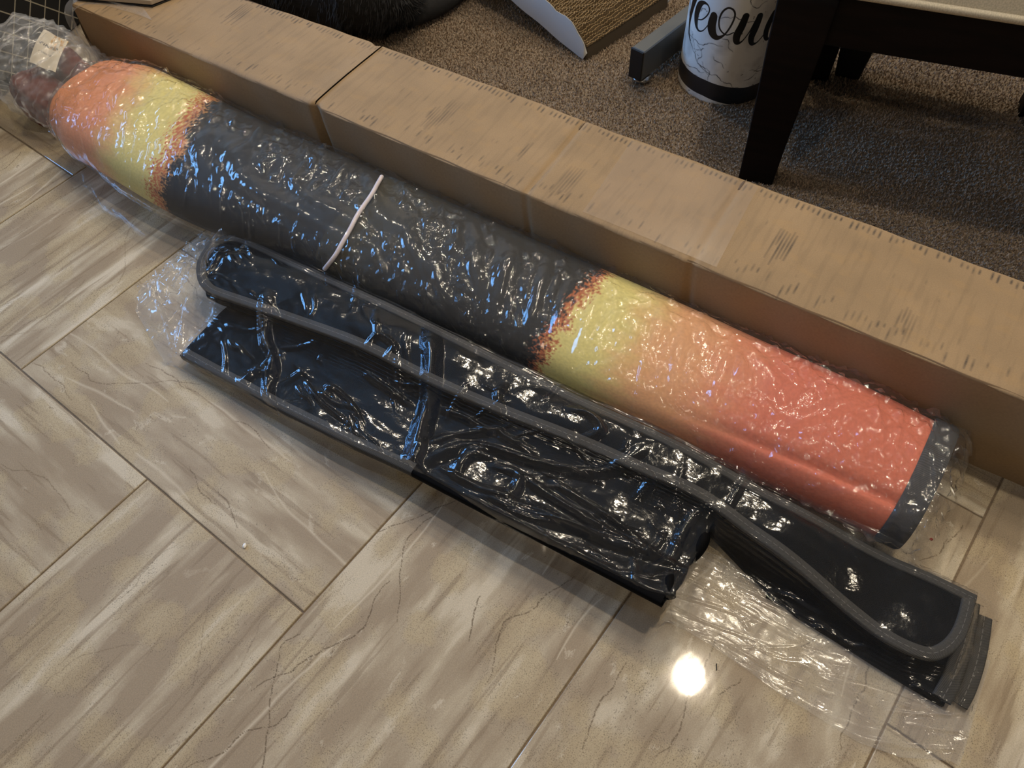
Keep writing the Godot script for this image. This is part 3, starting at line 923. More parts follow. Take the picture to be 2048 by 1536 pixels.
func build_roll() -> void:
	var o := laid("wrapped_fabric_roll", "long fabric roll printed dark grey, yellow and coral, shrink-wrapped in crinkled clear film", "fabric roll", -0.1, 0.1)
	var cloth := mat(Color(1, 1, 1), 0.75)
	cloth.albedo_texture = roll_texture()
	cloth.texture_repeat = false
	var lump := fast(301, 5.0)
	var n := 260
	var ring := 97
	var p := PackedVector3Array()
	var uv := PackedVector2Array()
	for i in n:
		var f := float(i) / (n - 1)
		var s := lerpf(-0.838, 0.688, f)
		for j in ring:
			var ang := TAU * j / (ring - 1)
			var q := roll_point(s, ang, -0.0022)
			var l := lump.get_noise_3d(s * 0.5, q.y, q.z) * 0.004
			if sin(ang) > -0.3:
				q.y += l
				# the soft folds of the cloth at its two ends
				q.y -= 0.007 * smoothstep(0.30, 0.60, s) * exp(-pow((ang - 0.62 - 0.25 * smoothstep(0.3, 0.7, s)) / 0.10, 2.0))
				q.y -= 0.006 * exp(-pow((s + 0.79 + 0.10 * sin(ang)) / 0.012, 2.0)) * sin(ang)
			p.append(q)
			uv.append(Vector2((s + 0.91) / 1.61, float(j) / (ring - 1)))
	var body := lay("fabric", sheet(p, n, ring, uv, true), cloth, o)
	for s in [-0.838, 0.688]:
		var cap := PackedVector3Array()
		for k in 6:
			for j in ring:
				var ang := TAU * j / (ring - 1)
				var q := roll_point(s, ang, -0.0022)
				var c := Vector3(s, roll_b(s), roll_tc(s))
				var g := 1.0 - k / 5.0
				cap.append(c + (q - c) * g + Vector3(signf(s) * 0.006 * sin((1.0 - g) * 14.0) * (1.0 - g), 0, 0))
		if s > 0.0:
			lay("roll_end", sheet(cap, 6, ring, PackedVector2Array(), true), mat(Color(0.16, 0.16, 0.165), 0.9), o, "dark grey closed end of the roll")
		else:
			lay("roll_end", sheet(cap, 6, ring, PackedVector2Array(), true, true), mat(Color(0.86, 0.56, 0.42), 0.85), o, "peach closed end of the roll")
	# woven band at the right end
	var band := PackedVector3Array()
	var buv := PackedVector2Array()
	for i in 9:
		for j in ring:
			var ang := TAU * j / (ring - 1)
			var s := lerpf(0.664, 0.695, i / 8.0) - 0.004 * cos(ang)
			var q := roll_point(s, ang, 0.0010 if i > 0 and i < 8 else -0.001)
			band.append(q)
			buv.append(Vector2(j * 0.35, i / 8.0))
	var webbing := mat(Color(1, 1, 1), 0.85)
	webbing.albedo_texture = web_texture(Color(0.20, 0.20, 0.21), Color(0.30, 0.30, 0.31), false)
	lay("end_band", sheet(band, 9, ring, buv, true), webbing, o, "dark grey woven band round the right end of the roll")
	# the white cord
	var cp := []
	for k in 9:
		var f := k / 8.0
		var ang := lerpf(2.25, 0.12, f)
		var s := pick([Vector2(0, -0.200), Vector2(0.3, -0.176), Vector2(0.55, -0.162), Vector2(0.8, -0.164), Vector2(1, -0.182)], f)
		cp.append(roll_point(s, ang, 0.001))
	lay("cord", tube(PackedVector3Array(catmull(cp, 0.004)), 0.0034), mat(Color(0.86, 0.82, 0.84), 0.7), o, "white cord lying across the dark middle of the roll")
	# film
	var crinkle := crinkle_texture()
	var film := film_material(0.012, 0.082, crinkle, 0.12, Vector3(9.0, 2.4, 1))
	var nu := 700
	var nv := 181
	var grow := PackedFloat32Array()
	grow.resize(nu * nv)
	var fs0 := -0.85
	var fs1 := 0.722
	for i in nu:
		for j in nv:
			grow[i * nv + j] = 0.0022
	# wrinkles, laid into the (s, angle) grid as sharp little folds
	var cells := func(sv: float, tv: float) -> Vector2:
		var s := clampf(sv, -0.845, 0.71)
		var x := clampf((tv - roll_tc(s)) / roll_a(s), -0.999, 0.999)
		var cc := signf(x) * pow(absf(x), 2.5 / 2.0)
		return Vector2((s - fs0) / (fs1 - fs0) * (nu - 1), acos(clampf(cc, -1, 1)) / TAU * (nv - 1))
	var broad := PackedFloat32Array()
	broad.resize(nu * nv)
	for f in ROLL_FOLDS:
		fold(broad, nu, nv, catmull(f, 0.004).map(func(v): return cells.call(v.x, v.y)), 0.0085, 5.5, (fs1 - fs0) / (nu - 1), 0.0023)
	var r := RandomNumberGenerator.new()
	r.seed = 11
	for k in 4300:
		var s := r.randf_range(-0.84, 0.71) if k < 3400 else r.randf_range(0.40, 0.665)
		var t := r.randf_range(0.0, 0.21)
		var dirn := r.randf_range(0.5, 1.3) if r.randf() < 0.6 else r.randf_range(-0.5, 0.5)
		if s > 0.25:
			dirn = r.randf_range(-0.9, 1.5)
		var len := r.randf_range(0.006, 0.022) if k > 900 else r.randf_range(0.02, 0.10)
		var pts := []
		for q in 4:
			var g := q / 3.0 - 0.5
			pts.append(Vector2(s + cos(dirn) * g * len + r.randf_range(-0.004, 0.004), t + sin(dirn) * g * len + r.randf_range(-0.003, 0.003)))
		fold(grow, nu, nv, catmull(pts, 0.004).map(func(v): return cells.call(v.x, v.y)), r.randf_range(0.0008, 0.0026) * (1.4 if k < 300 else 1.0), r.randf_range(1.2, 2.4) * (1.3 if k < 300 else 1.0), (fs1 - fs0) / (nu - 1), 0.0023)
	var bump := fast(401, 26.0, FastNoiseLite.TYPE_SIMPLEX, 3)
	var big := fast(402, 9.0, FastNoiseLite.TYPE_SIMPLEX, 2)
	var pf := PackedVector3Array()
	var fuv := PackedVector2Array()
	for i in nu:
		var f := float(i) / (nu - 1)
		var s := lerpf(fs0, fs1, f)
		for j in nv:
			var ang := TAU * j / (nv - 1)
			var jj := j if j < nv - 1 else 0
			var bf := broad[i * nv + jj]
			# the long pulled folds are tight, the film between them crumpled
			var g := 0.0022 + bf + (grow[i * nv + jj] - 0.0022) * (1.0 - 0.8 * clampf(bf / 0.0025, 0.0, 1.0))
			var q0 := roll_point(s, ang, 0.0)
			var nb := bump.get_noise_3d(s, q0.y, q0.z)
			g += 0.0010 * nb + 0.0014 * maxf(0.0, big.get_noise_3d(s, q0.y, q0.z))
			if sin(ang) < -0.2:
				g = minf(g, 0.002)
			# loose skirt of film along the lower left edge
			var skirt := smoothstep(-0.74, -0.60, s) * (1.0 - smoothstep(-0.36, -0.22, s))
			var q := roll_point(s, ang, g)
			q.z += 0.012 * skirt * exp(-pow((ang - TAU * 0.97) / 0.5, 2.0)) + 0.012 * skirt * exp(-pow(ang / 0.35, 2.0))
			# beyond the band the film closes over the end
			if s > 0.698:
				var sh := 1.0 - 0.50 * pow((s - 0.698) / 0.024, 2.0)
				q.y = maxf(0.0015, roll_b(s) * 0.65 + (q.y - roll_b(s) * 0.65) * sh)
				q.x += 0.004 * sin(ang * 9.0 + nb * 6.0)
			q.y = maxf(q.y, 0.0008)
			pf.append(q)
			fuv.append(Vector2(f, float(j) / (nv - 1)))
	lay("shrink_film", sheet(pf, nu, nv, fuv, true), film, o, "crinkled clear shrink film round the roll")

# raise a ridge along a path of grid cells; amp in metres, half width in cells
func fold(g: PackedFloat32Array, nu: int, nv: int, path: Array, amp: float, half: float, _cell_u := 0.0, _cell_v := 0.0) -> void:
	var best := {}
	var n := path.size()
	for k in n:
		var v: Vector2 = path[k]
		var e := sin(PI * clampf((k + 0.5) / n, 0.0, 1.0))
		var reach := int(ceil(half)) + 1
		for di in range(-reach, reach + 1):
			for dj in range(-reach, reach + 1):
				var i := int(round(v.x)) + di
				var j := int(round(v.y)) + dj
				if i < 0 or j < 0 or i >= nu or j >= nv:
					continue
				var d := Vector2(i - v.x, j - v.y).length() / half
				if d < 1.0:
					var val := amp * pow(e, 0.6) * (1.0 - d) * (1.0 + 0.6 * d)
					var key := i * nv + j
					if val > best.get(key, 0.0):
						best[key] = val
	for key in best:
		g[key] += best[key]

func crinkle_texture() -> NoiseTexture2D:
	if crinkle_made == null:
		var c := fast(501, 0.022, FastNoiseLite.TYPE_CELLULAR, 2, FastNoiseLite.FRACTAL_FBM)
		c.cellular_return_type = FastNoiseLite.RETURN_DISTANCE2_SUB
		c.cellular_jitter = 1.0
		c.fractal_gain = 0.4
		c.domain_warp_enabled = true
		c.domain_warp_amplitude = 26.0
		c.domain_warp_frequency = 0.02
		crinkle_made = noise_tex(c, 1024, true, 9.0)
	return crinkle_made

var crinkle_made: NoiseTexture2D

# the weave of a binding: chevrons each side of a line of stitches
func web_texture(dark: Color, light: Color, stitch := true) -> ImageTexture:
	var w := 64
	var h := 64
	var im := Image.create(w, h, false, Image.FORMAT_RGB8)
	for x in w:
		for y in h:
			var yy := absf(y - 31.5)
			var k := 0.5 + 0.5 * sin((x + yy * (0.9 if stitch else 0.0)) * TAU / 8.0)
			var c := dark.lerp(light, k * (0.75 + 0.25 * sin(y * 2.1)))
			if stitch and yy < 3.0 and x % 32 < 22:
				c = light.lightened(0.08) if yy < 1.6 else dark.darkened(0.35)
			im.set_pixel(x, y, c)
	return ImageTexture.create_from_image(im)

# ------------------------------------------------------------------ the bundle of film and red cloth at the roll's left end
func lump_point(s: float, ang: float, keys_tc: Array, keys_a: Array, keys_b: Array, y0: float, ex := 0.85) -> Vector3:
	var a := smooth(keys_a, s)
	var b := smooth(keys_b, s)
	var cc := cos(ang)
	var ss := sin(ang)
	return Vector3(s, y0 + b + b * signf(ss) * pow(absf(ss), ex), smooth(keys_tc, s) + a * signf(cc) * pow(absf(cc), ex))

func build_tail() -> void:
	var o := laid("wrapped_bundle", "small rust red cloth bundle with a paper label, twisted up in clear film", "bundle", -1.0, 0.08)
	var tc := [Vector2(-1.088, 0.112), Vector2(-1.05, 0.112), Vector2(-1.0, 0.108), Vector2(-0.95, 0.105), Vector2(-0.86, 0.10)]
	var ka := [Vector2(-1.088, 0.012), Vector2(-1.065, 0.046), Vector2(-1.02, 0.070), Vector2(-0.97, 0.085), Vector2(-0.90, 0.085), Vector2(-0.86, 0.07)]
	var kb := [Vector2(-1.088, 0.012), Vector2(-1.065, 0.050), Vector2(-1.025, 0.073), Vector2(-0.97, 0.068), Vector2(-0.92, 0.056), Vector2(-0.86, 0.03)]
	var red := mat(Color(0.42, 0.16, 0.11), 0.95)
	red.albedo_texture = noise_tex(fast(61, 0.02), 256, false, 1.0, ramp([[0.0, Color(0.72, 0.7, 0.7)], [1.0, Color(1, 1, 1)]]))
	# two rolled ends of red cloth
	for k in 2:
		var p := PackedVector3Array()
		for i in 30:
			var f := i / 29.0
			var shut := pow(maxf(0.0, sin(PI * clampf(f, 0.0, 1.0))), 0.35)
			for j in 33:
				var a := TAU * j / 32
				var rr := 1.0 + 0.06 * sin(a * 5.0 + f * 7.0)
				var ey := shut * rr * signf(sin(a)) * pow(absf(sin(a)), 0.6)
				var ez := shut * rr * signf(cos(a)) * pow(absf(cos(a)), 0.6)
				if k == 0:
					p.append(Vector3(-1.005 + 0.125 * f, 0.052 + 0.046 * ey - 0.010 * f, 0.142 + 0.040 * ez))
				else:
					p.append(Vector3(-1.0 + 0.105 * f, 0.060 + 0.044 * ey - 0.018 * f, 0.066 + 0.030 * ez))
		lay("red_cloth", sheet(p, 30, 33, PackedVector2Array(), true), red, o)
	# label
	var lt := Image.create(96, 64, false, Image.FORMAT_RGB8)
	var sp := fast(88, 0.12, FastNoiseLite.TYPE_SIMPLEX, 3)
	for x in 96:
		for y in 64:
			var c := Color(0.80, 0.76, 0.68)
			if absf(y - 26.0) < 3 and sp.get_noise_2d(x * 2.0, y) > 0.0 and x > 12 and x < 80:
				c = Color(0.28, 0.26, 0.25)
			if absf(y - 40.0) < 2 and sp.get_noise_2d(x * 3.0, y + 90) > 0.05 and x > 20 and x < 66:
				c = Color(0.45, 0.42, 0.40)
			if sp.get_noise_2d(x * 0.5, y * 0.5 + 40) > 0.15 and y < 30 and x > 40:
				c = c.lerp(Color(0.72, 0.52, 0.24), 0.7)
			lt.set_pixel(x, y, c)
	var lm := mat(Color(1, 1, 1), 0.6)
	lm.albedo_texture = ImageTexture.create_from_image(lt)
	var lp := PackedVector3Array()
	for i in 9:
		for j in 9:
			var f := i / 8.0
			var g := j / 8.0
			var q := Vector3(-0.979, 0.130, 0.058).lerp(Vector3(-0.925, 0.118, 0.052), f).lerp(Vector3(-0.948, 0.113, 0.128).lerp(Vector3(-0.893, 0.104, 0.118), f), g)
			lp.append(q + Vector3(0, 0.004 * sin(g * PI) + 0.0015 * sin(f * 9.0), 0))
	var label := sheet(lp, 9, 9)
	lay("paper_label", label, lm, o, "cream paper label with smudged print")
	# film
	var film := film_material(0.13, 0.10, crinkle_texture(), 0.15, Vector3(2.2, 2.2, 1))
	var nu := 190
	var nv := 151
	var grow := PackedFloat32Array()
	grow.resize(nu * nv)
	var r := RandomNumberGenerator.new()
	r.seed = 23
	for k in 700:
		var c := Vector2(r.randf() * nu, r.randf_range(0.0, nv * 0.55))
		var an := r.randf() * TAU
		var len := r.randf_range(5.0, 26.0)
		var pts := []
		for q in 4:
			pts.append(c + Vector2(cos(an), sin(an)) * (q / 3.0 - 0.5) * len + Vector2(r.randf_range(-2, 2), r.randf_range(-2, 2)))
		fold(grow, nu, nv, catmull(pts, 1.0), r.randf_range(0.0012, 0.0042), r.randf_range(1.4, 3.2))
	var nz := fast(91, 18.0, FastNoiseLite.TYPE_SIMPLEX, 3)
	var p := PackedVector3Array()
	for i in nu:
		var s := lerpf(-1.088, -0.862, float(i) / (nu - 1))
		for j in nv:
			var ang := TAU * j / (nv - 1)
			var q := lump_point(s, ang, tc, ka, kb, 0.001)
			var ctr := Vector3(s, 0.001 + smooth(kb, s), smooth(tc, s))
			var out := (q - ctr).normalized()
			var nv2 := nz.get_noise_3dv(q)
			q += out * (grow[i * nv + (j if j < nv - 1 else 0)] + 0.006 * nv2 + 0.005)
			q.y = maxf(q.y, 0.001)
			p.append(q)
	lay("film", sheet(p, nu, nv, PackedVector2Array(), true), film, o, "twisted clear film")

# ------------------------------------------------------------------ the black nylon case in its clear bag
const FLAP_TOP := [Vector2(-0.39, 0.238), Vector2(-0.365, 0.228), Vector2(-0.339, 0.223), Vector2(-0.23, 0.222), Vector2(0.2, 0.222), Vector2(0.35, 0.217), Vector2(0.57, 0.212), Vector2(0.66, 0.209), Vector2(0.732, 0.203), Vector2(0.785, 0.2)]
const FLAP_LOW := [Vector2(-0.35, 0.326), Vector2(-0.325, 0.335), Vector2(-0.3, 0.335), Vector2(-0.239, 0.326), Vector2(-0.147, 0.316), Vector2(-0.035, 0.306), Vector2(0.079, 0.304), Vector2(0.186, 0.296), Vector2(0.298, 0.283), Vector2(0.383, 0.277), Vector2(0.461, 0.27), Vector2(0.531, 0.277), Vector2(0.6, 0.287), Vector2(0.667, 0.3), Vector2(0.715, 0.3075), Vector2(0.745, 0.307), Vector2(0.761, 0.3)]
const PANEL_EDGE := [Vector2(-0.3, 0.432), Vector2(-0.09, 0.432), Vector2(0.031, 0.428), Vector2(0.119, 0.421), Vector2(0.263, 0.418), Vector2(0.333, 0.415), Vector2(0.483, 0.411)]
const LAYER_EDGE := [Vector2(0.45, 0.268), Vector2(0.486, 0.279), Vector2(0.549, 0.301), Vector2(0.62, 0.319), Vector2(0.681, 0.323), Vector2(0.74, 0.328), Vector2(0.79, 0.33)]

func flap_y(s: float) -> float:
	return smooth([Vector2(-0.45, 0.046), Vector2(-0.3, 0.055), Vector2(0.0, 0.070), Vector2(0.4, 0.070), Vector2(0.55, 0.055), Vector2(0.7, 0.036), Vector2(0.85, 0.031)], s)

func panel_edge_y(s: float) -> float:
	return pick([Vector2(-0.3, 0.02), Vector2(0.0, 0.045), Vector2(0.3, 0.06), Vector2(0.5, 0.066)], s)

func panel_y(s: float, t: float) -> float:
	var k := clampf((t - 0.29) / (pick(PANEL_EDGE, s) - 0.29), 0.0, 1.0)
	return lerpf(flap_y(s) - 0.014, panel_edge_y(s), k) - 0.005 * sin(k * PI) + 0.003 * sin(s * 16.0 + t * 30.0) * sin(k * PI)

func flap_surface(s: float, t: float) -> float:
	var a := pick(FLAP_TOP, s)
	var b := pick(FLAP_LOW, s)
	var f := clampf((t - a) / (b - a), 0.0, 1.0)
	return flap_y(s) + 0.006 * sin(f * PI) + 0.0022 * sin(s * 21.0 + 3.0 * f) * sin(f * PI)

# closed slab over a warped grid; spans give s for a row, edges give t for a column
func slab(srange: Callable, trange: Callable, height: Callable, thick: float, nu: int, nv: int) -> ArrayMesh:
	var p := PackedVector3Array()
	var uv := PackedVector2Array()
	for i in nu:
		for jj in nv * 2 + 1:
			var j := jj if jj < nv else 2 * nv - 1 - jj
			if jj == nv * 2:
				j = 0
			var g := float(j) / (nv - 1)
			var sr: Vector2 = srange.call(g)
			var s := lerpf(sr.x, sr.y, float(i) / (nu - 1))
			var tr: Vector2 = trange.call(s)
			var t := lerpf(tr.x, tr.y, g)
			var y: float = height.call(s, t)
			if jj >= nv and jj < nv * 2:
				y = maxf(0.001, y - thick)
			p.append(Vector3(s, y, t))
			uv.append(Vector2(s, t))
	return sheet(p, nu, nv * 2 + 1, uv, true, true)

func band_along(pts: Array, height: Callable, inset_up := 0.0) -> Array:
	var c := catmull(pts, 0.004)
	var path := PackedVector3Array()
	var ups := PackedVector3Array()
	for v in c:
		path.append(Vector3(v.x, height.call(v.x, v.y) + inset_up, v.y))
		ups.append(Vector3.UP)
	return [path, ups]

func build_case() -> void:
	var o := laid("black_fabric_case", "flat black nylon case with grey bound edges in a loose clear plastic bag", "fabric case", 0.15, 0.3)
	var nylon := mat(Color(0.055, 0.058, 0.068), 0.7)
	var tw := fast(611, 0.0)
	var wv := Image.create(32, 32, false, Image.FORMAT_RGB8)
	for x in 32:
		for y in 32:
			var k := 0.5 + 0.5 * sin((x + y) * TAU / 8.0)
			var c := Color(0.6 + 0.4 * k, 0.6 + 0.4 * k, 0.6 + 0.4 * k)
			wv.set_pixel(x, y, c)
	nylon.albedo_texture = ImageTexture.create_from_image(wv)
	nylon.uv1_scale = Vector3(70, 70, 1)
	nylon.metallic_specular = 0.16
	var bind := mat(Color(1, 1, 1), 0.8)
	bind.albedo_texture = web_texture(Color(0.12, 0.118, 0.115), Color(0.33, 0.32, 0.31))
	# lower panel
	var panel := slab(func(g): return Vector2(pick([Vector2(0, -0.268), Vector2(0.22, -0.28), Vector2(0.35, -0.289), Vector2(0.5, -0.298), Vector2(1, -0.298)], g), 0.484 + 0.004 * sin(g * 11.0)), func(s): return Vector2(0.25, pick(PANEL_EDGE, s)), func(s, t): return panel_y(s, t), 0.011, 150, 26)
	lay("lower_panel", panel, nylon, o)
	var pe := []
	for k in 12:
		var s := lerpf(-0.292, 0.13, k / 11.0)
		pe.append(Vector2(s, pick(PANEL_EDGE, s) - 0.006))
	var bb := band_along(pe, func(s, t): return panel_y(s, t), -0.001)
	lay("edge_binding", ribbon(bb[0], bb[1], 0.017, 0.014), bind, o, "grey binding along the lower panel")
	var pe2 := []
	for k in 12:
		var s := lerpf(0.115, 0.478, k / 11.0)
		pe2.append(Vector2(s, pick(PANEL_EDGE, s) - 0.006))
	var bb2 := band_along(pe2, func(s, t): return panel_y(s, t), -0.001)
	lay("edge_binding", ribbon(bb2[0], bb2[1], 0.0162, 0.0132), nylon, o, "black hem along the lower panel")
	# its crumpled right end: the cloth rolled over on itself
	for k in 4:
		var pth := []
		for q in 7:
			var g := q / 6.0
			var t := lerpf(0.29, 0.402 - 0.006 * k, g)
			pth.append(Vector3(0.478 - 0.011 * k + 0.008 * sin(g * 7.0 + k * 2.0), panel_y(0.48, t) - 0.002 - 0.011 * (k % 2) + 0.004 * sin(g * 9.0 + k), t))
		lay("folded_edge", tube(PackedVector3Array(catmull(pth, 0.006)), 0.0085 - 0.001 * (k % 2), 12), nylon, o)
	# the layers lying under the right end
	lay("under_layer", slab(func(g): return Vector2(0.40, 0.795), func(s): return Vector2(0.203, pick(LAYER_EDGE, s)), func(s, t): return 0.017 + 0.012 * smoothstep(0.62, 0.42, s) + 0.0015 * sin(t * 60.0) - 0.010 * smoothstep(pick(LAYER_EDGE, s) - 0.03, pick(LAYER_EDGE, s), t), 0.006, 90, 20), nylon, o)
	lay("under_layer", slab(func(g): return Vector2(0.58, 0.812 + 0.006 * sin(g * 3.0)), func(s): return Vector2(0.206, 0.315), func(_s, t): return 0.0075 + 0.0005 * sin(t * 80.0), 0.006, 40, 12), nylon, o)
	for e in [[0.786, 0.201, 0.326, 0.0185, 0.021], [0.806, 0.206, 0.318, 0.0085, 0.02]]:
		var pts := []
		for k in 6:
			pts.append(Vector2(e[0] + 0.006 * sin(k / 5.0 * 2.6), lerpf(e[1], e[2], k / 5.0)))
		var eb := band_along(pts, func(_s, t): return e[3] - 0.006 * smoothstep(0.30, 0.33, t))
		lay("edge_binding", ribbon(eb[0], eb[1], e[4], 0.0075), bind, o, "grey binding across the right end")
	# the long flap on top
	var fs := func(g): return Vector2(pick([Vector2(0, -0.375), Vector2(0.12, -0.389), Vector2(0.35, -0.384), Vector2(0.65, -0.371), Vector2(0.88, -0.352), Vector2(1, -0.325)], g), pick([Vector2(0, 0.785), Vector2(0.4, 0.787), Vector2(0.7, 0.783), Vector2(0.88, 0.771), Vector2(1, 0.742)], g))
	var ft := func(s): return Vector2(pick(FLAP_TOP, s), pick(FLAP_LOW, s))
	lay("flap_lining", slab(fs, func(s): return Vector2(pick(FLAP_TOP, s) + 0.003, pick(FLAP_LOW, s) + 0.002), func(s, t): return flap_y(s) - 0.010 - 0.006 * smoothstep(-0.33, -0.39, s), 0.006, 150, 14), nylon, o)
	lay("flap", slab(fs, ft, func(s, t): return flap_surface(s, t), 0.006, 200, 24), nylon, o)
	var low := [Vector2(-0.372, 0.236), Vector2(-0.381, 0.252), Vector2(-0.377, 0.273), Vector2(-0.365, 0.299), Vector2(-0.345, 0.319), Vector2(-0.322, 0.3285), Vector2(-0.3, 0.3285)]
	for v in FLAP_LOW:
		if v.x > -0.25 and v.x < 0.74:
			low.append(v - Vector2(0, 0.0065))
	low.append_array([Vector2(0.752, 0.297), Vector2(0.768, 0.284), Vector2(0.777, 0.262), Vector2(0.7795, 0.235), Vector2(0.778, 0.203)])
	var lb := band_along(low, func(s, t): return flap_surface(s, t))
	lay("edge_binding", ribbon(lb[0], lb[1], 0.0158, 0.008), bind, o, "grey stitched binding along the flap")
	var topb := [Vector2(-0.372, 0.236)]
	for v in FLAP_TOP:
		if v.x > -0.37:
			topb.append(v + Vector2(0, 0.005))
	var tb := band_along(topb, func(s, t): return flap_surface(s, t))
	lay("edge_binding", ribbon(tb[0], tb[1], 0.013, 0.009), bind, o, "grey stitched binding along the flap")
	# stitches at the right corner
	# ---- the clear bag
	var film := film_material(0.008, 0.12, noise_tex(fast(701, 0.014, FastNoiseLite.TYPE_SIMPLEX_SMOOTH, 4), 1024, true, 6.0), 0.2, Vector3(3.4, 1.0, 1))
	var nu := 680
	var nv := 170
	var sl := [Vector2(0, -0.405), Vector2(0.1, -0.443), Vector2(0.3, -0.460), Vector2(0.5, -0.462), Vector2(0.68, -0.452), Vector2(0.8, -0.418), Vector2(0.92, -0.37), Vector2(1, -0.318)]
	var srr := [Vector2(0, 0.795), Vector2(0.08, 0.822), Vector2(0.3, 0.818), Vector2(0.6, 0.820), Vector2(0.85, 0.826), Vector2(1, 0.812)]
	var tn := [Vector2(-0.46, 0.45), Vector2(-0.318, 0.450), Vector2(-0.195, 0.443), Vector2(-0.09, 0.440), Vector2(0.033, 0.436), Vector2(0.118, 0.424), Vector2(0.188, 0.424), Vector2(0.265, 0.426), Vector2(0.403, 0.418), Vector2(0.46, 0.414), Vector2(0.49, 0.405), Vector2(0.546, 0.403), Vector2(0.6, 0.407), Vector2(0.637, 0.412), Vector2(0.73, 0.414), Vector2(0.772, 0.405), Vector2(0.818, 0.380)]
	var tf := [Vector2(-0.46, 0.20), Vector2(-0.38, 0.196), Vector2(-0.3, 0.205), Vector2(0.6, 0.198), Vector2(0.72, 0.186), Vector2(0.82, 0.168)]
	var S := PackedFloat32Array()
	var T := PackedFloat32Array()
	var Y := PackedFloat32Array()
	var sup := PackedFloat32Array()
	for a in [S, T, Y, sup]:
		a.resize(nu * nv)
	S.resize(nu * nv)
	T.resize(nu * nv)
	Y.resize(nu * nv)
	sup.resize(nu * nv)
	var wav := fast(702, 7.0, FastNoiseLite.TYPE_SIMPLEX, 3)
	for i in nu:
		for j in nv:
			var g := float(j) / (nv - 1)
			var s := lerpf(pick(sl, g), pick(srr, g), float(i) / (nu - 1))
			var t := lerpf(pick(tf, s), pick(tn, s), g)
			var k := i * nv + j
			S[k] = s
			T[k] = t
			sup[k] = bag_support(s, t)
			Y[k] = sup[k]
	# drawn tight: a few passes of relaxing over what holds it up
	for pass_no in 40:
		for i in range(1, nu - 1):
			var q := i * nv
			for j in range(1, nv - 1):
				var k := q + j
				var m := (Y[k - 3 if j > 2 else k - 1] + Y[k + 3 if j < nv - 3 else k + 1] + Y[k - nv] + Y[k + nv]) * 0.25
				if m > sup[k]:
					Y[k] = m
				else:
					Y[k] = sup[k]
		if pass_no == 15:
			break
	var G := PackedFloat32Array()
	G.resize(nu * nv)
	var cells := func(s: float, t: float) -> Vector2:
		var g := clampf((t - pick(tf, s)) / (pick(tn, s) - pick(tf, s)), 0.0, 1.0)
		var a := pick(sl, g)
		var b := pick(srr, g)
		return Vector2((s - a) / (b - a) * (nu - 1), g * (nv - 1))
	var idx := 0
	for f in BAG_FOLDS:
		var amp := 0.0075
		var half := 4.2
		if idx == 0:
			amp = 0.014
			half = 7.0
		elif idx == 2:
			amp = 0.021
			half = 8.5
		elif idx in [4, 7, 9]:
			amp = 0.012
			half = 6.0
		elif idx in [3, 5, 6, 8, 10, 13]:
			amp = 0.009
			half = 4.8
		elif idx >= 27:
			amp = 0.013
			half = 5.0
		fold(G, nu, nv, catmull(f, 0.002).map(func(v): return cells.call(v.x, v.y)), amp, half)
		idx += 1
	var r := RandomNumberGenerator.new()
	r.seed = 37
	for k in 230:
		var s := r.randf_range(-0.45, 0.8) if k < 185 else r.randf_range(-0.46, -0.31)
		var t := r.randf_range(0.22, 0.42)
		var star := Vector2(0.1255, 0.424) if s < 0.25 else Vector2(0.487, 0.345)
		var dirn := (star - Vector2(s, t)).angle() + r.randf_range(-0.35, 0.35) if r.randf() < 0.6 else r.randf() * TAU
		if s < -0.33 and r.randf() < 0.7:
			dirn = r.randf_range(0.9, 2.2)
		if s > 0.5:
			dirn = r.randf_range(-0.25, 0.35)
			if t < 0.3:
				continue
		var len := r.randf_range(0.012, 0.07)
		if t < 0.30 and s > -0.3 and r.randf() < 0.6:
			continue
		var pts := []
		for q in 4:
			var g := q / 3.0 - 0.5
			pts.append(Vector2(s, t) + Vector2(cos(dirn), sin(dirn)) * g * len + Vector2(r.randf_range(-0.003, 0.003), r.randf_range(-0.003, 0.003)))
		fold(G, nu, nv, catmull(pts, 0.002).map(func(v): return cells.call(v.x, v.y)), r.randf_range(0.0008, 0.0034) * (2.2 if s < -0.33 else 1.0), r.randf_range(1.3, 3.6))
	var p := PackedVector3Array()
	var uv := PackedVector2Array()
	for i in nu:
		for j in nv:
			var k := i * nv + j
			var s := S[k]
			var t := T[k]
			var g := float(j) / (nv - 1)
			var y := Y[k] + 0.0026 + G[k]
			y += 0.0022 * wav.get_noise_2d(s, t * 1.6) * (1.0 if s > -0.33 else 2.6)
			if s < 0.5 and s > -0.32 and g > 0.955:
				y -= 0.022 * pow((g - 0.955) / 0.045, 1.3)
				t -= 0.004 * pow((g - 0.955) / 0.045, 2.0)
			p.append(Vector3(s, maxf(y, 0.0006), t))
			uv.append(Vector2((s + 0.46) / 1.28, (t - 0.17) / 0.28))
	var under := film_material(0.085, 0.16, noise_tex(fast(703, 0.02, FastNoiseLite.TYPE_SIMPLEX_SMOOTH, 3), 512, true, 5.0), 0.1, Vector3(2, 1, 1))
	lay("bag_underside", bag_underside(0.485, 0.828, tn, [Vector2(0.48, 0.30), Vector2(0.82, 0.25)], 61), under, o)
	lay("bag_underside", bag_underside(-0.468, -0.30, [Vector2(-0.468, 0.36), Vector2(-0.44, 0.40), Vector2(-0.38, 0.425), Vector2(-0.32, 0.45), Vector2(-0.30, 0.445)], [Vector2(-0.468, 0.24), Vector2(-0.44, 0.215), Vector2(-0.40, 0.20), Vector2(-0.3, 0.2)], 67), under, o)
	lay("clear_bag", sheet(p, nu, nv, uv, false, true), film, o, "loose clear plastic bag over the case")

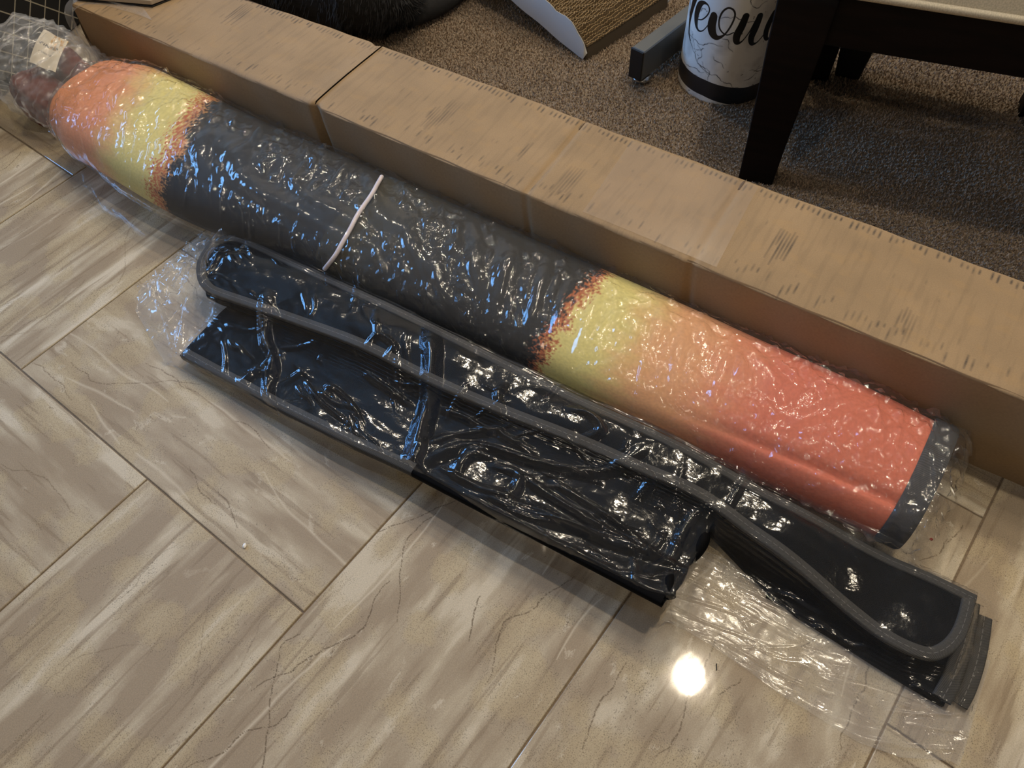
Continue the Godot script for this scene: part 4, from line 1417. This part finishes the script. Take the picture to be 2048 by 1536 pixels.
# the underside of the bag where it lies on the tiles, seen through the upper side
func bag_underside(s0: float, s1: float, near: Array, far: Array, sd: int) -> ArrayMesh:
	var nu := 150
	var nv := 90
	var g := PackedFloat32Array()
	g.resize(nu * nv)
	var r := RandomNumberGenerator.new()
	r.seed = sd
	for k in 55:
		var c := Vector2(r.randf() * nu, r.randf() * nv)
		var an := r.randf_range(-0.35, 0.2) if r.randf() < 0.85 else r.randf() * TAU
		var len := r.randf_range(14.0, 90.0)
		var pts := []
		for q in 4:
			pts.append(c + Vector2(cos(an), sin(an)) * (q / 3.0 - 0.5) * len + Vector2(r.randf_range(-1.5, 1.5), r.randf_range(-1.5, 1.5)))
		fold(g, nu, nv, catmull(pts, 1.0), r.randf_range(0.0006, 0.0026), r.randf_range(1.3, 3.0))
	var n := fast(sd, 11.0, FastNoiseLite.TYPE_SIMPLEX, 3)
	var p := PackedVector3Array()
	for i in nu:
		var s := lerpf(s0, s1, float(i) / (nu - 1))
		for j in nv:
			var t := lerpf(pick(far, s), pick(near, s), float(j) / (nv - 1))
			p.append(Vector3(s, 0.0016 + g[i * nv + j] + 0.001 * n.get_noise_2d(s, t), t))
	return sheet(p, nu, nv, PackedVector2Array(), false, true)

func bag_support(s: float, t: float) -> float:
	var y := 0.0012
	# the side of the roll it leans on
	if s < 0.70:
		y = maxf(y, 0.055 * smoothstep(0.225, 0.195, t) * smoothstep(-0.50, -0.42, s))
	var a := pick(FLAP_TOP, s)
	var b := pick(FLAP_LOW, s)
	if s > -0.385 and s < 0.785 and t >= a - 0.004 and t <= b + 0.002:
		y = maxf(y, flap_surface(s, t) + 0.0045)
	if s > -0.298 and s < 0.488 and t > 0.25 and t <= pick(PANEL_EDGE, s) + 0.004:
		y = maxf(y, panel_y(s, t) + 0.005)
	if s >= 0.45 and s < 0.80 and t > 0.2 and t <= pick(LAYER_EDGE, s) + 0.004:
		y = maxf(y, 0.02)
	if s >= 0.58 and s < 0.822 and t > 0.205 and t < 0.322:
		y = maxf(y, 0.012)
	# the open mouth at the left end keeps some stiffness
	if s < -0.33:
		y = maxf(y, 0.034 * smoothstep(-0.475, -0.40, s) * smoothstep(0.47, 0.36, t) + 0.008)
	# loose film to the right of the lower panel, held a little off the floor by its creases
	if s > 0.48 and t > 0.28:
		y = maxf(y, 0.010 * smoothstep(0.415, 0.35, t) * (1.0 - smoothstep(0.75, 0.82, s)) + 0.002)
	return y

# ------------------------------------------------------------------ black storage bin with a pale diamond lattice
func build_bin() -> void:
	# its front stands on the floor from (-0.98, -1.39) to (-0.887, -1.644)
	var a := Vector3(-0.882, 0, -1.652)
	var d := (Vector3(-0.98, 0, -1.391) - a).normalized()
	var o := thing("storage_bin", "black storage bin with a pale diamond lattice, behind the wrapped red bundle", "storage bin", a, atan2(-d.z, d.x))
	var w := 512
	var im := Image.create(w, w, false, Image.FORMAT_RGB8)
	im.fill(Color(0.055, 0.052, 0.05))
	var st := w / 8.0
	var r := RandomNumberGenerator.new()
	r.seed = 3
	for x in w:
		for y in w:
			var u := fposmod(x + y, w / 4.0)
			var v := fposmod(x - y, w / 4.0)
			if u < 9.0 or v < 9.0:
				im.set_pixel(x, y, Color(0.66, 0.63, 0.55) * (0.85 + 0.15 * r.randf()))
	var m := mat(Color(1, 1, 1), 0.8)
	m.albedo_texture = ImageTexture.create_from_image(im)
	m.uv1_triplanar = true
	m.uv1_scale = Vector3(4.9, 4.9, 4.9)
	var plain := mat(Color(0.05, 0.047, 0.045), 0.85)
	# local x runs along the front to the left, local z away from the viewer's side
	part("body", box(Vector3(0.0, 0.001, 0.0), Vector3(0.42, 0.34, 0.36), 0.006), m, o)
	part("rim", box(Vector3(-0.004, 0.34, -0.004), Vector3(0.424, 0.355, 0.364), 0.004), plain, o)

# ------------------------------------------------------------------ dark wooden stool with a cream cushion
func build_stool() -> void:
	var o := thing("upholstered_stool", "dark wooden stool with a cream piped cushion standing on the carpet beyond the box", "stool", Vector3(0.4375, 0, -1.016), -deg_to_rad(22.5))
	var wood := mat(Color(0.065, 0.032, 0.028), 0.6)
	wood.metallic_specular = 0.3
	var grain := fast(31, 0.02)
	wood.albedo_texture = noise_tex(grain, 256, false, 1.0, ramp([[0.2, Color(0.6, 0.55, 0.55)], [0.8, Color(1.2, 1.1, 1.0)]]))
	wood.uv1_triplanar = true
	wood.uv1_scale = Vector3(1.2, 9, 9)
	for xx in [0.0, 0.50]:
		for z in [0.0, -0.315]:
			var x: float = xx if z == 0.0 else (0.052 if xx == 0.0 else 0.448)
			var lp := PackedVector3Array()
			for k in 22:
				var yy := 0.008 + 0.338 * clampf((k - 1) / 19.0, 0.0, 1.0)
				var h := pick([Vector2(0.0, 0.0285), Vector2(0.08, 0.0305), Vector2(0.17, 0.034), Vector2(0.26, 0.0385), Vector2(0.35, 0.041)], yy)
				var zz := 0.044 + (h - 0.029) * 0.8
				var sh := 0.02 if k == 0 or k == 21 else 1.0
				for b in [[1, -0.002], [1, -1], [0.94, -1.06], [-0.94, -1.06], [-1, -1], [-1, -0.05], [-0.94, 0.0], [0.94, 0.0], [1, -0.05], [1, -0.002]]:
					lp.append(Vector3(x + h * b[0] * sh, yy, z - zz * 0.5 + (zz * b[1] + zz * 0.5) * sh))
			part("leg", sheet(lp, 22, 10, PackedVector2Array(), true), wood, o)
	for z in [[-0.040, -0.010], [-0.355, -0.325]]:
		part("apron", box(Vector3(0.036, 0.268, z[0]), Vector3(0.464, 0.346, z[1]), 0.002), wood, o)
	for x in [[-0.036, -0.008], [0.508, 0.536]]:
		part("apron", box(Vector3(x[0], 0.268, -0.325), Vector3(x[1], 0.346, -0.040), 0.002), wood, o)
	var cream := mat(Color(0.80, 0.75, 0.65), 0.9)
	cream.albedo_texture = noise_tex(fast(33, 0.25, FastNoiseLite.TYPE_SIMPLEX, 2), 256, false, 1.0, ramp([[0.2, Color(0.86, 0.86, 0.86)], [0.8, Color(1, 1, 1)]]))
	cream.uv1_triplanar = true
	cream.uv1_scale = Vector3(5, 5, 5)
	var p := PackedVector3Array()
	for i in 41:
		for j in 41:
			var f := i / 40.0
			var g := j / 40.0
			var q := Vector3(lerpf(-0.048, 0.548, f), 0.352, lerpf(-0.368, 0.006, g))
			var ex := minf(minf(f, 1.0 - f) * 0.596, minf(g, 1.0 - g) * 0.374)
			q.y += 0.068 * pow(clampf(ex / 0.055, 0.0, 1.0), 0.42)
			p.append(q)
	var cu := part("cushion", sheet(p, 41, 41, PackedVector2Array(), false, true), cream, o)
	part("cushion_base", box(Vector3(-0.046, 0.347, -0.366), Vector3(0.546, 0.353, 0.004), 0.001), mat(Color(0.1, 0.09, 0.08), 0.9), o)
	var pp := PackedVector3Array()
	for k in 5:
		pp.append([Vector3(-0.05, 0.356, 0.008), Vector3(0.55, 0.356, 0.008), Vector3(0.55, 0.356, -0.37), Vector3(-0.05, 0.356, -0.37), Vector3(-0.05, 0.356, 0.008)][k])
	var dense := PackedVector3Array()
	for k in 4:
		for q in 12:
			dense.append(pp[k].lerp(pp[k + 1], q / 12.0))
	dense.append(pp[4])
	part("piping", tube(dense, 0.0055, 10), cream, cu)
	# the black leg of another piece of furniture behind it
	var b := thing("furniture_leg", "broad black tapering furniture leg in deep shade behind the dark stool", "furniture leg", Vector3(0.672, 0, -1.285), -deg_to_rad(27))
	var black := mat(Color(0.035, 0.033, 0.035), 0.5)
	part("leg_board", hexa([Vector3(-0.022, 0.008, -0.03), Vector3(0.022, 0.008, -0.03), Vector3(-0.052, 0.26, -0.03), Vector3(0.052, 0.26, -0.03), Vector3(-0.022, 0.008, 0.0), Vector3(0.022, 0.008, 0.0), Vector3(-0.052, 0.26, 0.0), Vector3(0.052, 0.26, 0.0)], 0.002), black, b)
	part("top_rail", box(Vector3(-0.11, 0.18, -0.06), Vector3(0.30, 0.27, -0.032), 0.002), black, b)
	var bolt := lathe([Vector2(0.0, 0.0), Vector2(0.006, 0.0), Vector2(0.0065, 0.002), Vector2(0.004, 0.004), Vector2(0.0, 0.0045)], 16)
	var bo := part("bolt", bolt, mat(Color(0.5, 0.5, 0.5), 0.3, 1.0), b, Vector3(-0.047, 0.13, 0.0), "small metal bolt")
	bo.rotation.x = PI / 2

# ------------------------------------------------------------------ marble-print canister
const WORD := [
	# each stroke: points (degrees round the canister, mm up, half width in mm)
	[Vector3(164.0, 200, 4.0), Vector3(168.0, 178, 4.2), Vector3(172.5, 156, 4.2), Vector3(174.0, 132, 3.4), Vector3(171.0, 112, 2.2), Vector3(167.0, 103, 1.6), Vector3(162.9, 100, 0.9)],
	[Vector3(172, 120, 1.2), Vector3(182, 150, 1.6), Vector3(190, 182, 1.8), Vector3(197, 206, 2.2), Vector3(202, 190, 3.0), Vector3(208, 150, 3.2), Vector3(213, 108, 2.6)],
	[Vector3(157.0, 146, 0.9), Vector3(149.0, 151, 1.0), Vector3(142.5, 163, 1.1), Vector3(140.6, 174, 1.2), Vector3(144.5, 181, 1.3), Vector3(151.5, 180, 2.4), Vector3(157.5, 170, 4.0), Vector3(160.0, 152, 4.2), Vector3(157.5, 136, 3.0), Vector3(151.6, 129, 1.5), Vector3(145.0, 133, 0.9), Vector3(139.4, 146, 0.8), Vector3(135.6, 160, 0.8)],
	[Vector3(135.6, 160, 2.0), Vector3(133.5, 168, 4.0), Vector3(134.0, 150, 4.8), Vector3(130.9, 137, 4.4), Vector3(124.6, 132, 3.0), Vector3(117.0, 140, 1.4), Vector3(111.5, 158, 1.3), Vector3(109.3, 177, 1.3), Vector3(112.6, 187, 1.4), Vector3(119.0, 188, 1.4), Vector3(124.4, 178, 1.4), Vector3(126.0, 162, 1.3), Vector3(122.7, 148, 1.2), Vector3(114.4, 141, 1.0), Vector3(106.9, 147, 0.9)],
	[Vector3(97.0, 178, 3.6), Vector3(99.4, 159, 4.0), Vector3(102.3, 142, 4.0), Vector3(100.8, 130, 3.2), Vector3(95.7, 131, 1.2), Vector3(89.6, 147, 0.9), Vector3(84.8, 168, 1.4), Vector3(80.9, 177, 3.4), Vector3(83.0, 156, 4.0), Vector3(85.0, 138, 3.6), Vector3(82.5, 126, 2.6), Vector3(76.4, 127, 1.1), Vector3(69.2, 140, 0.9)],
	[Vector3(69.2, 140, 0.9), Vector3(64.1, 158, 2.0), Vector3(61.3, 176, 3.6), Vector3(66.2, 156, 3.8), Vector3(66.7, 138, 3.4), Vector3(62.0, 127, 2.0), Vector3(55.0, 140, 1.0), Vector3(48.0, 172, 3.2), Vector3(51.5, 150, 3.8), Vector3(51.0, 133, 3.0), Vector3(46.0, 127, 1.4), Vector3(38.0, 150, 1.0), Vector3(33.0, 176, 1.2), Vector3(30.0, 170, 1.4)],
]

func build_canister() -> void:
	var o := thing("marble_canister", "white marble-print canister with Meow in black script and a black foot band", "canister", Vector3(0.44, 0.008, -1.31))
	var w := 1600
	var h := 900       # 3 px per mm, 300 mm tall
	var n1 := grey_image(fast(801, 0.004), w, h, w, h)
	var vn := fast(803, 0.0045, FastNoiseLite.TYPE_SIMPLEX, 4, FastNoiseLite.FRACTAL_RIDGED)
	vn.domain_warp_enabled = true
	vn.domain_warp_amplitude = 60.0
	vn.domain_warp_frequency = 0.008
	var n2 := grey_image(vn, w, h, w, h)
	var n3 := grey_image(fast(805, 0.01), w, h, w, h)
	var d := PackedByteArray()
	d.resize(w * h * 3)
	for y in h:
		var up := (h - y) / 3.0
		for x in w:
			var i := y * w + x
			var k := Vector3(222, 219, 212)
			k = k.lerp(Vector3(188, 184, 178), clampf((n1[i] / 255.0 - 0.52) * 3.0, 0.0, 0.8))
			var v := n2[i] / 255.0
			if v > 0.84:
				k = k.lerp(Vector3(96, 90, 84), clampf((v - 0.84) * 12.0, 0.0, 0.95) * clampf((n3[i] / 255.0 - 0.40) * 6.0, 0.0, 1.0))
			var deg := x * 360.0 / w
			var hi := 46.0 - 9.0 * clampf((130.0 - deg) / 50.0, 0.0, 1.0)
			var lo := 13.0 - 11.0 * clampf((128.0 - deg) / 40.0, 0.0, 1.0)
			if up < hi and up > lo:
				k = Vector3(34, 34, 38)
			d[i * 3] = int(k.x)
			d[i * 3 + 1] = int(k.y)
			d[i * 3 + 2] = int(k.z)
	# grey veins of the print
	var vr := RandomNumberGenerator.new()
	vr.seed = 12
	for k in 46:
		var deg := vr.randf_range(0.0, 360.0)
		var vy := vr.randf_range(20.0, h - 130.0)
		if k < 4:
			deg = [172.0, 150.0, 138.0, 158.0][k]
			vy = h - 3.0 * [112.0, 103.0, 78.0, 180.0][k]
		var vx := deg / 360.0 * w
		var an := vr.randf_range(0.1, 0.6) if k != 3 else 1.4
		var steps := vr.randi_range(60, 260) if k > 3 else 260
		for q in steps:
			an += vr.randf_range(-0.32, 0.32) - (an - 0.25) * 0.03 * (0.0 if k == 3 else 1.0)
			vx -= cos(an) * 1.2
			vy += sin(an) * 1.2 * (1.0 if k % 3 else -0.5)
			var rr := 0.7 + 1.6 * absf(sin(q * 0.05 + k)) * sin(PI * q / steps)
			for yy in range(int(vy - 6), int(vy + 7)):
				for xx in range(int(vx - 6), int(vx + 7)):
					if yy < 0 or yy >= h:
						continue
					var dist := Vector2(xx - vx, yy - vy).length()
					var i := (yy * w + posmod(xx, w)) * 3
					var a := 0.42 * clampf(rr + 0.5 - dist, 0.0, 1.0) + 0.012 * clampf(1.0 - dist / 6.0, 0.0, 1.0)
					for ch in 3:
						d[i + ch] = int(lerpf(d[i + ch], 58.0, a))
	for s in WORD:
		var c := catmull(s, 0.6)
		for q in c:
			var x := (q as Vector3).x / 360.0 * w
			var y: float = h - q.y * 3.0
			var rr: float = q.z * 3.0 * (0.95 + 0.16 * q.z)
			for yy in range(int(y - rr - 1), int(y + rr + 2)):
				for xx in range(int(x - rr - 1), int(x + rr + 2)):
					if yy < 0 or yy >= h:
						continue
					var k := clampf(rr + 0.5 - Vector2(xx - x, yy - y).length(), 0.0, 1.0)
					if k > 0.0:
						var i := (yy * w + posmod(xx, w)) * 3
						for ch in 3:
							d[i + ch] = int(minf(d[i + ch], lerpf(222.0, 14.0, k)))
	var m := mat(Color(1, 1, 1), 0.35)
	m.albedo_texture = rgb_texture(d, w, h)
	part("body", lathe([Vector2(0.083, 0.0), Vector2(0.0845, 0.001), Vector2(0.085, 0.003), Vector2(0.085, 0.297), Vector2(0.084, 0.30), Vector2(0.081, 0.30), Vector2(0.081, 0.004), Vector2(0.0, 0.004)], 96, 0.3), m, o)
	var lid := mat(Color(0.10, 0.10, 0.11), 0.4)
	part("lid", lathe([Vector2(0.0, 0.30), Vector2(0.086, 0.30), Vector2(0.088, 0.302), Vector2(0.088, 0.316), Vector2(0.085, 0.320), Vector2(0.02, 0.324), Vector2(0.0, 0.324)], 64), lid, o)

# ------------------------------------------------------------------ cat scratcher
func build_scratcher() -> void:
	var o := thing("cat_scratcher", "sloping corrugated cardboard cat scratcher with a torn white side panel", "cat scratcher", Vector3(0.186, 0.006, -1.388), deg_to_rad(42.0))
	var slope := tan(deg_to_rad(13.0))
	var W := 0.255
	var L := 0.50
	var th := 0.056
	# white side, torn along its upper edge
	var white := mat(Color(0.80, 0.79, 0.77), 0.75)
	var r := RandomNumberGenerator.new()
	r.seed = 5
	var n := 60
	var p := PackedVector3Array()
	for i in n:
		var f := float(i) / (n - 1)
		var z := -L * f
		var nose := sqrt(clampf(1.0 - pow(1.0 - clampf(f / 0.03, 0.0, 1.0), 2.0), 0.0, 1.0))
		var tear := 0.002 * sin(f * 47.0) + 0.0012 * r.randf_range(-1, 1)
		var bite := 0.009 * smoothstep(0.26, 0.27, f) * (1.0 - smoothstep(0.29, 0.36, f))
		var top := th * (0.62 + 0.38 * smoothstep(0.0, 0.09, f)) - tear - bite + 0.002
		var lo := 0.0 + 0.001 * sin(f * 31.0)
		var mid := th * 0.35
		var y0 := lerpf(mid, lo, nose) - z * slope
		var y1 := lerpf(mid, top, nose) - z * slope
		for j in 5:
			p.append([Vector3(0.0, y0, z), Vector3(-0.003, y0, z), Vector3(-0.003, y1, z), Vector3(0.0, y1, z), Vector3(0.0, y0, z)][j])
	part("side_panel", sheet(p, n, 5, PackedVector2Array(), true), white, o, Vector3.ZERO, "torn white side panel")
	var p2 := PackedVector3Array()
	for v in p:
		p2.append(v + Vector3(W + 0.003, -0.002, 0))
	part("side_panel", sheet(p2, n, 5, PackedVector2Array(), true), white, o, Vector3.ZERO, "white side panel")
	var core := mat(Color(0.62, 0.52, 0.37), 0.95)
	core.albedo_texture = noise_tex(fast(45, 0.09, FastNoiseLite.TYPE_SIMPLEX, 3), 512, false, 1.0, ramp([[0.2, Color(0.62, 0.6, 0.58)], [0.8, Color(1.1, 1.1, 1.1)]]))
	core.uv1_triplanar = true
	core.uv1_scale = Vector3(6, 6, 6)
	var base := []
	for k in 8:
		var z := 0.0 if k & 4 else -L
		base.append(Vector3(W if k & 1 else 0.0, (th * 0.62 if k & 2 else 0.001) - z * slope, z - (0.004 if (k & 4) and (k & 2) else 0.0)))
	part("base_block", hexa(base, 0.003), mat(Color(0.30, 0.25, 0.18), 0.95), o)
	# the corrugated strips on edge
	var st := SurfaceTool.new()
	st.begin(Mesh.PRIMITIVE_TRIANGLES)
	var z := -0.003
	var row := 0
	while z > -0.40:
		var segs := 64
		var ph := r.randf() * TAU
		var nose := smoothstep(0.0, -0.035, z)
		var hgt := th * (0.62 + 0.36 * nose) - z * slope + r.randf_range(-0.002, 0.0008)
		for k in segs:
			var x0 := 0.001 + (W - 0.002) * k / segs
			var x1 := 0.001 + (W - 0.002) * (k + 1) / segs
			var z0 := z + 0.0015 * sin(x0 * TAU / 0.0085 + ph)
			var z1 := z + 0.0015 * sin(x1 * TAU / 0.0085 + ph)
			var h0 := hgt + 0.0014 * sin(x0 * 190.0 + row * 1.7)
			var h1 := hgt + 0.0014 * sin(x1 * 190.0 + row * 1.7)
			var lo := th * 0.55 - z * slope
			quad(st, Vector3(x0, lo, z0 + 0.0006), Vector3(x1, lo, z1 + 0.0006), Vector3(x1, h1, z1 + 0.0006), Vector3(x0, h0, z0 + 0.0006), Vector3(0, 0, 1))
			quad(st, Vector3(x0, h0, z0 + 0.0006), Vector3(x1, h1, z1 + 0.0006), Vector3(x1, h1, z1 - 0.0009), Vector3(x0, h0, z0 - 0.0009), Vector3(0, 1, 0))
			quad(st, Vector3(x0, lo, z0 - 0.0009), Vector3(x1, lo, z1 - 0.0009), Vector3(x1, h1, z1 - 0.0009), Vector3(x0, h0, z0 - 0.0009), Vector3(0, 0, -1))
		z -= 0.0042
		row += 1
	var strips := part("corrugated_strips", st.commit(), core, o)
	strips.set_meta("kind", "stuff")
	part("rear_foot", box(Vector3(0.02, -0.005, -L + 0.02), Vector3(W - 0.02, L * slope * 0.95, -L + 0.05), 0.003), mat(Color(0.45, 0.38, 0.27), 0.95), o)

# ------------------------------------------------------------------ metal furniture leg
func build_metal_leg() -> void:
	var o := thing("metal_table_foot", "grey rectangular metal tube foot with a black end cap on a round glide", "table foot", Vector3(0.2682, 0.0145, -1.2992), deg_to_rad(45))
	var steel := mat(Color(0.40, 0.41, 0.41), 0.45, 0.5)
	part("tube", box(Vector3(0.0, 0.012, -0.0145), Vector3(0.62, 0.072, 0.0145), 0.002), steel, o)
	part("end_cap", box(Vector3(-0.004, 0.0115, -0.015), Vector3(0.0, 0.0725, 0.015), 0.0018), mat(Color(0.03, 0.03, 0.033), 0.5), o, Vector3.ZERO, "black plastic end cap")
	var foot := lathe([Vector2(0.0, 0.0), Vector2(0.017, 0.0), Vector2(0.019, 0.002), Vector2(0.018, 0.006), Vector2(0.012, 0.0095), Vector2(0.005, 0.0105), Vector2(0.005, 0.013), Vector2(0.0, 0.013)], 40)
	part("glide", foot, mat(Color(0.62, 0.61, 0.59), 0.25, 0.9), o, Vector3(0.022, 0, 0), "round metal glide")
	part("upright", box(Vector3(0.62, 0.012, -0.0145), Vector3(0.68, 0.62, 0.0145), 0.002), steel, o)

# ------------------------------------------------------------------ the cat behind the box
func build_cat() -> void:
	var o := thing("cat", "dark grey furry cat lying on the carpet behind the cardboard box", "cat", Vector3(-0.45, 0.006, -1.61), 0.0)
	var fur := mat(Color(0.10, 0.097, 0.097), 0.95)
	fur.albedo_texture = noise_tex(fast(51, 0.05, FastNoiseLite.TYPE_SIMPLEX, 3), 256, false, 1.0, ramp([[0.2, Color(0.6, 0.6, 0.6)], [0.8, Color(1.15, 1.15, 1.15)]]))
	fur.uv1_triplanar = true
	fur.uv1_scale = Vector3(5, 5, 5)
	# one skin swept from rump to nose: centre, half height, half width
	var sp := [
		[Vector3(0.30, 0.05, 0.10), 0.02, 0.02], [Vector3(0.27, 0.075, 0.09), 0.07, 0.07], [Vector3(0.20, 0.10, 0.06), 0.098, 0.115], [Vector3(0.08, 0.11, 0.01), 0.108, 0.125],
		[Vector3(-0.05, 0.11, -0.03), 0.105, 0.115], [Vector3(-0.16, 0.115, -0.06), 0.100, 0.10], [Vector3(-0.23, 0.15, -0.075), 0.07, 0.068], [Vector3(-0.275, 0.19, -0.085), 0.052, 0.055],
		[Vector3(-0.31, 0.205, -0.09), 0.055, 0.06], [Vector3(-0.345, 0.20, -0.10), 0.048, 0.052], [Vector3(-0.37, 0.188, -0.105), 0.028, 0.032], [Vector3(-0.385, 0.183, -0.108), 0.012, 0.014], [Vector3(-0.388, 0.182, -0.108), 0.002, 0.002]]
	var cp := []
	var hh := []
	var hw := []
	for k in sp.size():
		cp.append(sp[k][0])
		hh.append(Vector2(k, sp[k][1]))
		hw.append(Vector2(k, sp[k][2]))
	var p := PackedVector3Array()
	var n := 97
	for i in n:
		var x := float(i) / (n - 1) * (sp.size() - 1)
		var k := mini(int(x), sp.size() - 2)
		var c: Vector3 = (cp[k] as Vector3).lerp(cp[k + 1], smoothstep(0.0, 1.0, x - k))
		var d: Vector3 = ((cp[mini(k + 1, sp.size() - 1)] as Vector3) - (cp[maxi(k, 0)] as Vector3)).normalized()
		var side := d.cross(Vector3.UP).normalized()
		var up := side.cross(d)
		for j in 49:
			var a := TAU * j / 48
			var q := c + side * cos(a) * smooth(hw, x) + up * sin(a) * smooth(hh, x)
			q.y = maxf(q.y, 0.002)
			p.append(q)
	part("body", sheet(p, n, 49, PackedVector2Array(), true), fur, o)
	for s in [-1, 1]:
		var e := SurfaceTool.new()
		e.begin(Mesh.PRIMITIVE_TRIANGLES)
		var b := Vector3(-0.30, 0.245, -0.09 + s * 0.035)
		var tip := b + Vector3(0.005, 0.055, s * 0.012)
		var c := [b + Vector3(-0.012, 0, -0.018), b + Vector3(-0.012, 0, 0.018), b + Vector3(0.02, -0.004, 0.0)]
		tri(e, c[0], c[1], tip, Vector3(-1, 0.2, 0))
		tri(e, c[1], c[2], tip, Vector3(0.5, 0.2, 1))
		tri(e, c[2], c[0], tip, Vector3(0.5, 0.2, -1))
		part("ear", e.commit(), fur, o)
		var eye := SphereMesh.new()
		eye.radius = 0.008
		eye.height = 0.016
		part("eye", eye, mat(Color(0.55, 0.5, 0.15), 0.1), o, Vector3(-0.372, 0.212, -0.103 + s * 0.024))
		part("paw", tube(PackedVector3Array(catmull([Vector3(-0.18, 0.03, -0.06 + s * 0.045), Vector3(-0.26, 0.022, -0.075 + s * 0.045), Vector3(-0.31, 0.02, -0.08 + s * 0.045)], 0.01)), 0.022, 14), fur, o)
	part("tail", tube(PackedVector3Array(catmull([Vector3(0.27, 0.035, 0.09), Vector3(0.36, 0.03, 0.02), Vector3(0.42, 0.025, -0.10), Vector3(0.40, 0.022, -0.20)], 0.01)), 0.022, 14), fur, o)
	# hairs standing off the flank
	var hair := SurfaceTool.new()
	hair.begin(Mesh.PRIMITIVE_TRIANGLES)
	quad(hair, Vector3(-0.0006, 0, 0), Vector3(0.0006, 0, 0), Vector3(0.0004, 0.008, 0.003), Vector3(-0.0004, 0.008, 0.003), Vector3(0, 0, 1))
	tri(hair, Vector3(-0.0004, 0.008, 0.003), Vector3(0.0004, 0.008, 0.003), Vector3(0, 0.014, 0.008), Vector3(0, 0, 1))
	var list := []
	for k in 14000:
		var i := rng.randi_range(2, n - 3)
		var j := rng.randi_range(0, 47)
		var a: Vector3 = p[i * 49 + j]
		var b: Vector3 = p[i * 49 + j + 1]
		var c: Vector3 = p[(i + 1) * 49 + j]
		var q := a + (b - a) * rng.randf() + (c - a) * rng.randf()
		var x := float(i) / (n - 1) * (sp.size() - 1)
		var kk := mini(int(x), sp.size() - 2)
		var ctr: Vector3 = (cp[kk] as Vector3).lerp(cp[kk + 1], x - kk)
		var out := (q - ctr).normalized()
		if q.y < 0.004:
			continue
		var lean := (out * 0.55 + Vector3(0.3, -0.75, 0.1) + Vector3(rng.randf_range(-0.2, 0.2), rng.randf_range(-0.2, 0.2), rng.randf_range(-0.2, 0.2))).normalized()
		var sd := lean.cross(out).normalized()
		list.append(Transform3D(Basis(sd, lean, sd.cross(lean)).scaled(Vector3.ONE * rng.randf_range(0.8, 1.5)), q))
	var mm := MultiMesh.new()
	mm.transform_format = MultiMesh.TRANSFORM_3D
	mm.mesh = hair.commit()
	mm.instance_count = list.size()
	for k in list.size():
		mm.set_instance_transform(k, list[k])
	var hm := MultiMeshInstance3D.new()
	hm.name = "fur"
	hm.multimesh = mm
	hm.material_override = mat(Color(0.13, 0.125, 0.125), 0.9)
	hm.set_meta("kind", "stuff")
	o.add_child(hm)

# ------------------------------------------------------------------ specks on the tiles
func pebble(r: Vector3, sd: int) -> ArrayMesh:
	var n := fast(sd, 0.9)
	var p := PackedVector3Array()
	for i in 13:
		for j in 17:
			var a := PI * i / 12
			var b := TAU * j / 16
			var d := Vector3(sin(a) * cos(b), cos(a), sin(a) * sin(b))
			p.append(d * r * (1.0 + 0.35 * n.get_noise_3dv(d)) + Vector3(0, r.y, 0))
	return sheet(p, 13, 17, PackedVector2Array(), true, true)

func build_crumbs() -> void:
	tag(part("crumb", pebble(Vector3(0.0024, 0.0015, 0.0034), 4), mat(Color(0.93, 0.92, 0.90), 0.6), self, Vector3(CRUMB.x, 0, CRUMB.y)), "tiny white crumb on a tile left of the black case", "crumb")
	var sp := part("splinter", box(Vector3(-0.0006, 0.0, -0.004), Vector3(0.0006, 0.0009, 0.004), 0.0002), mat(Color(0.05, 0.035, 0.03), 0.7), self, Vector3(SPLINTER.x, 0, SPLINTER.y))
	sp.rotation.y = -0.15
	tag(sp, "tiny dark splinter on the tile beside the lamp's reflection", "splinter")
	tag(part("fleck", pebble(Vector3(0.0022, 0.0008, 0.0017), 6), mat(Color(0.5, 0.08, 0.06), 0.7), self, Vector3(FLECK.x, 0, FLECK.y)), "tiny red fleck on the tile right of the roll's dark end band", "fleck")
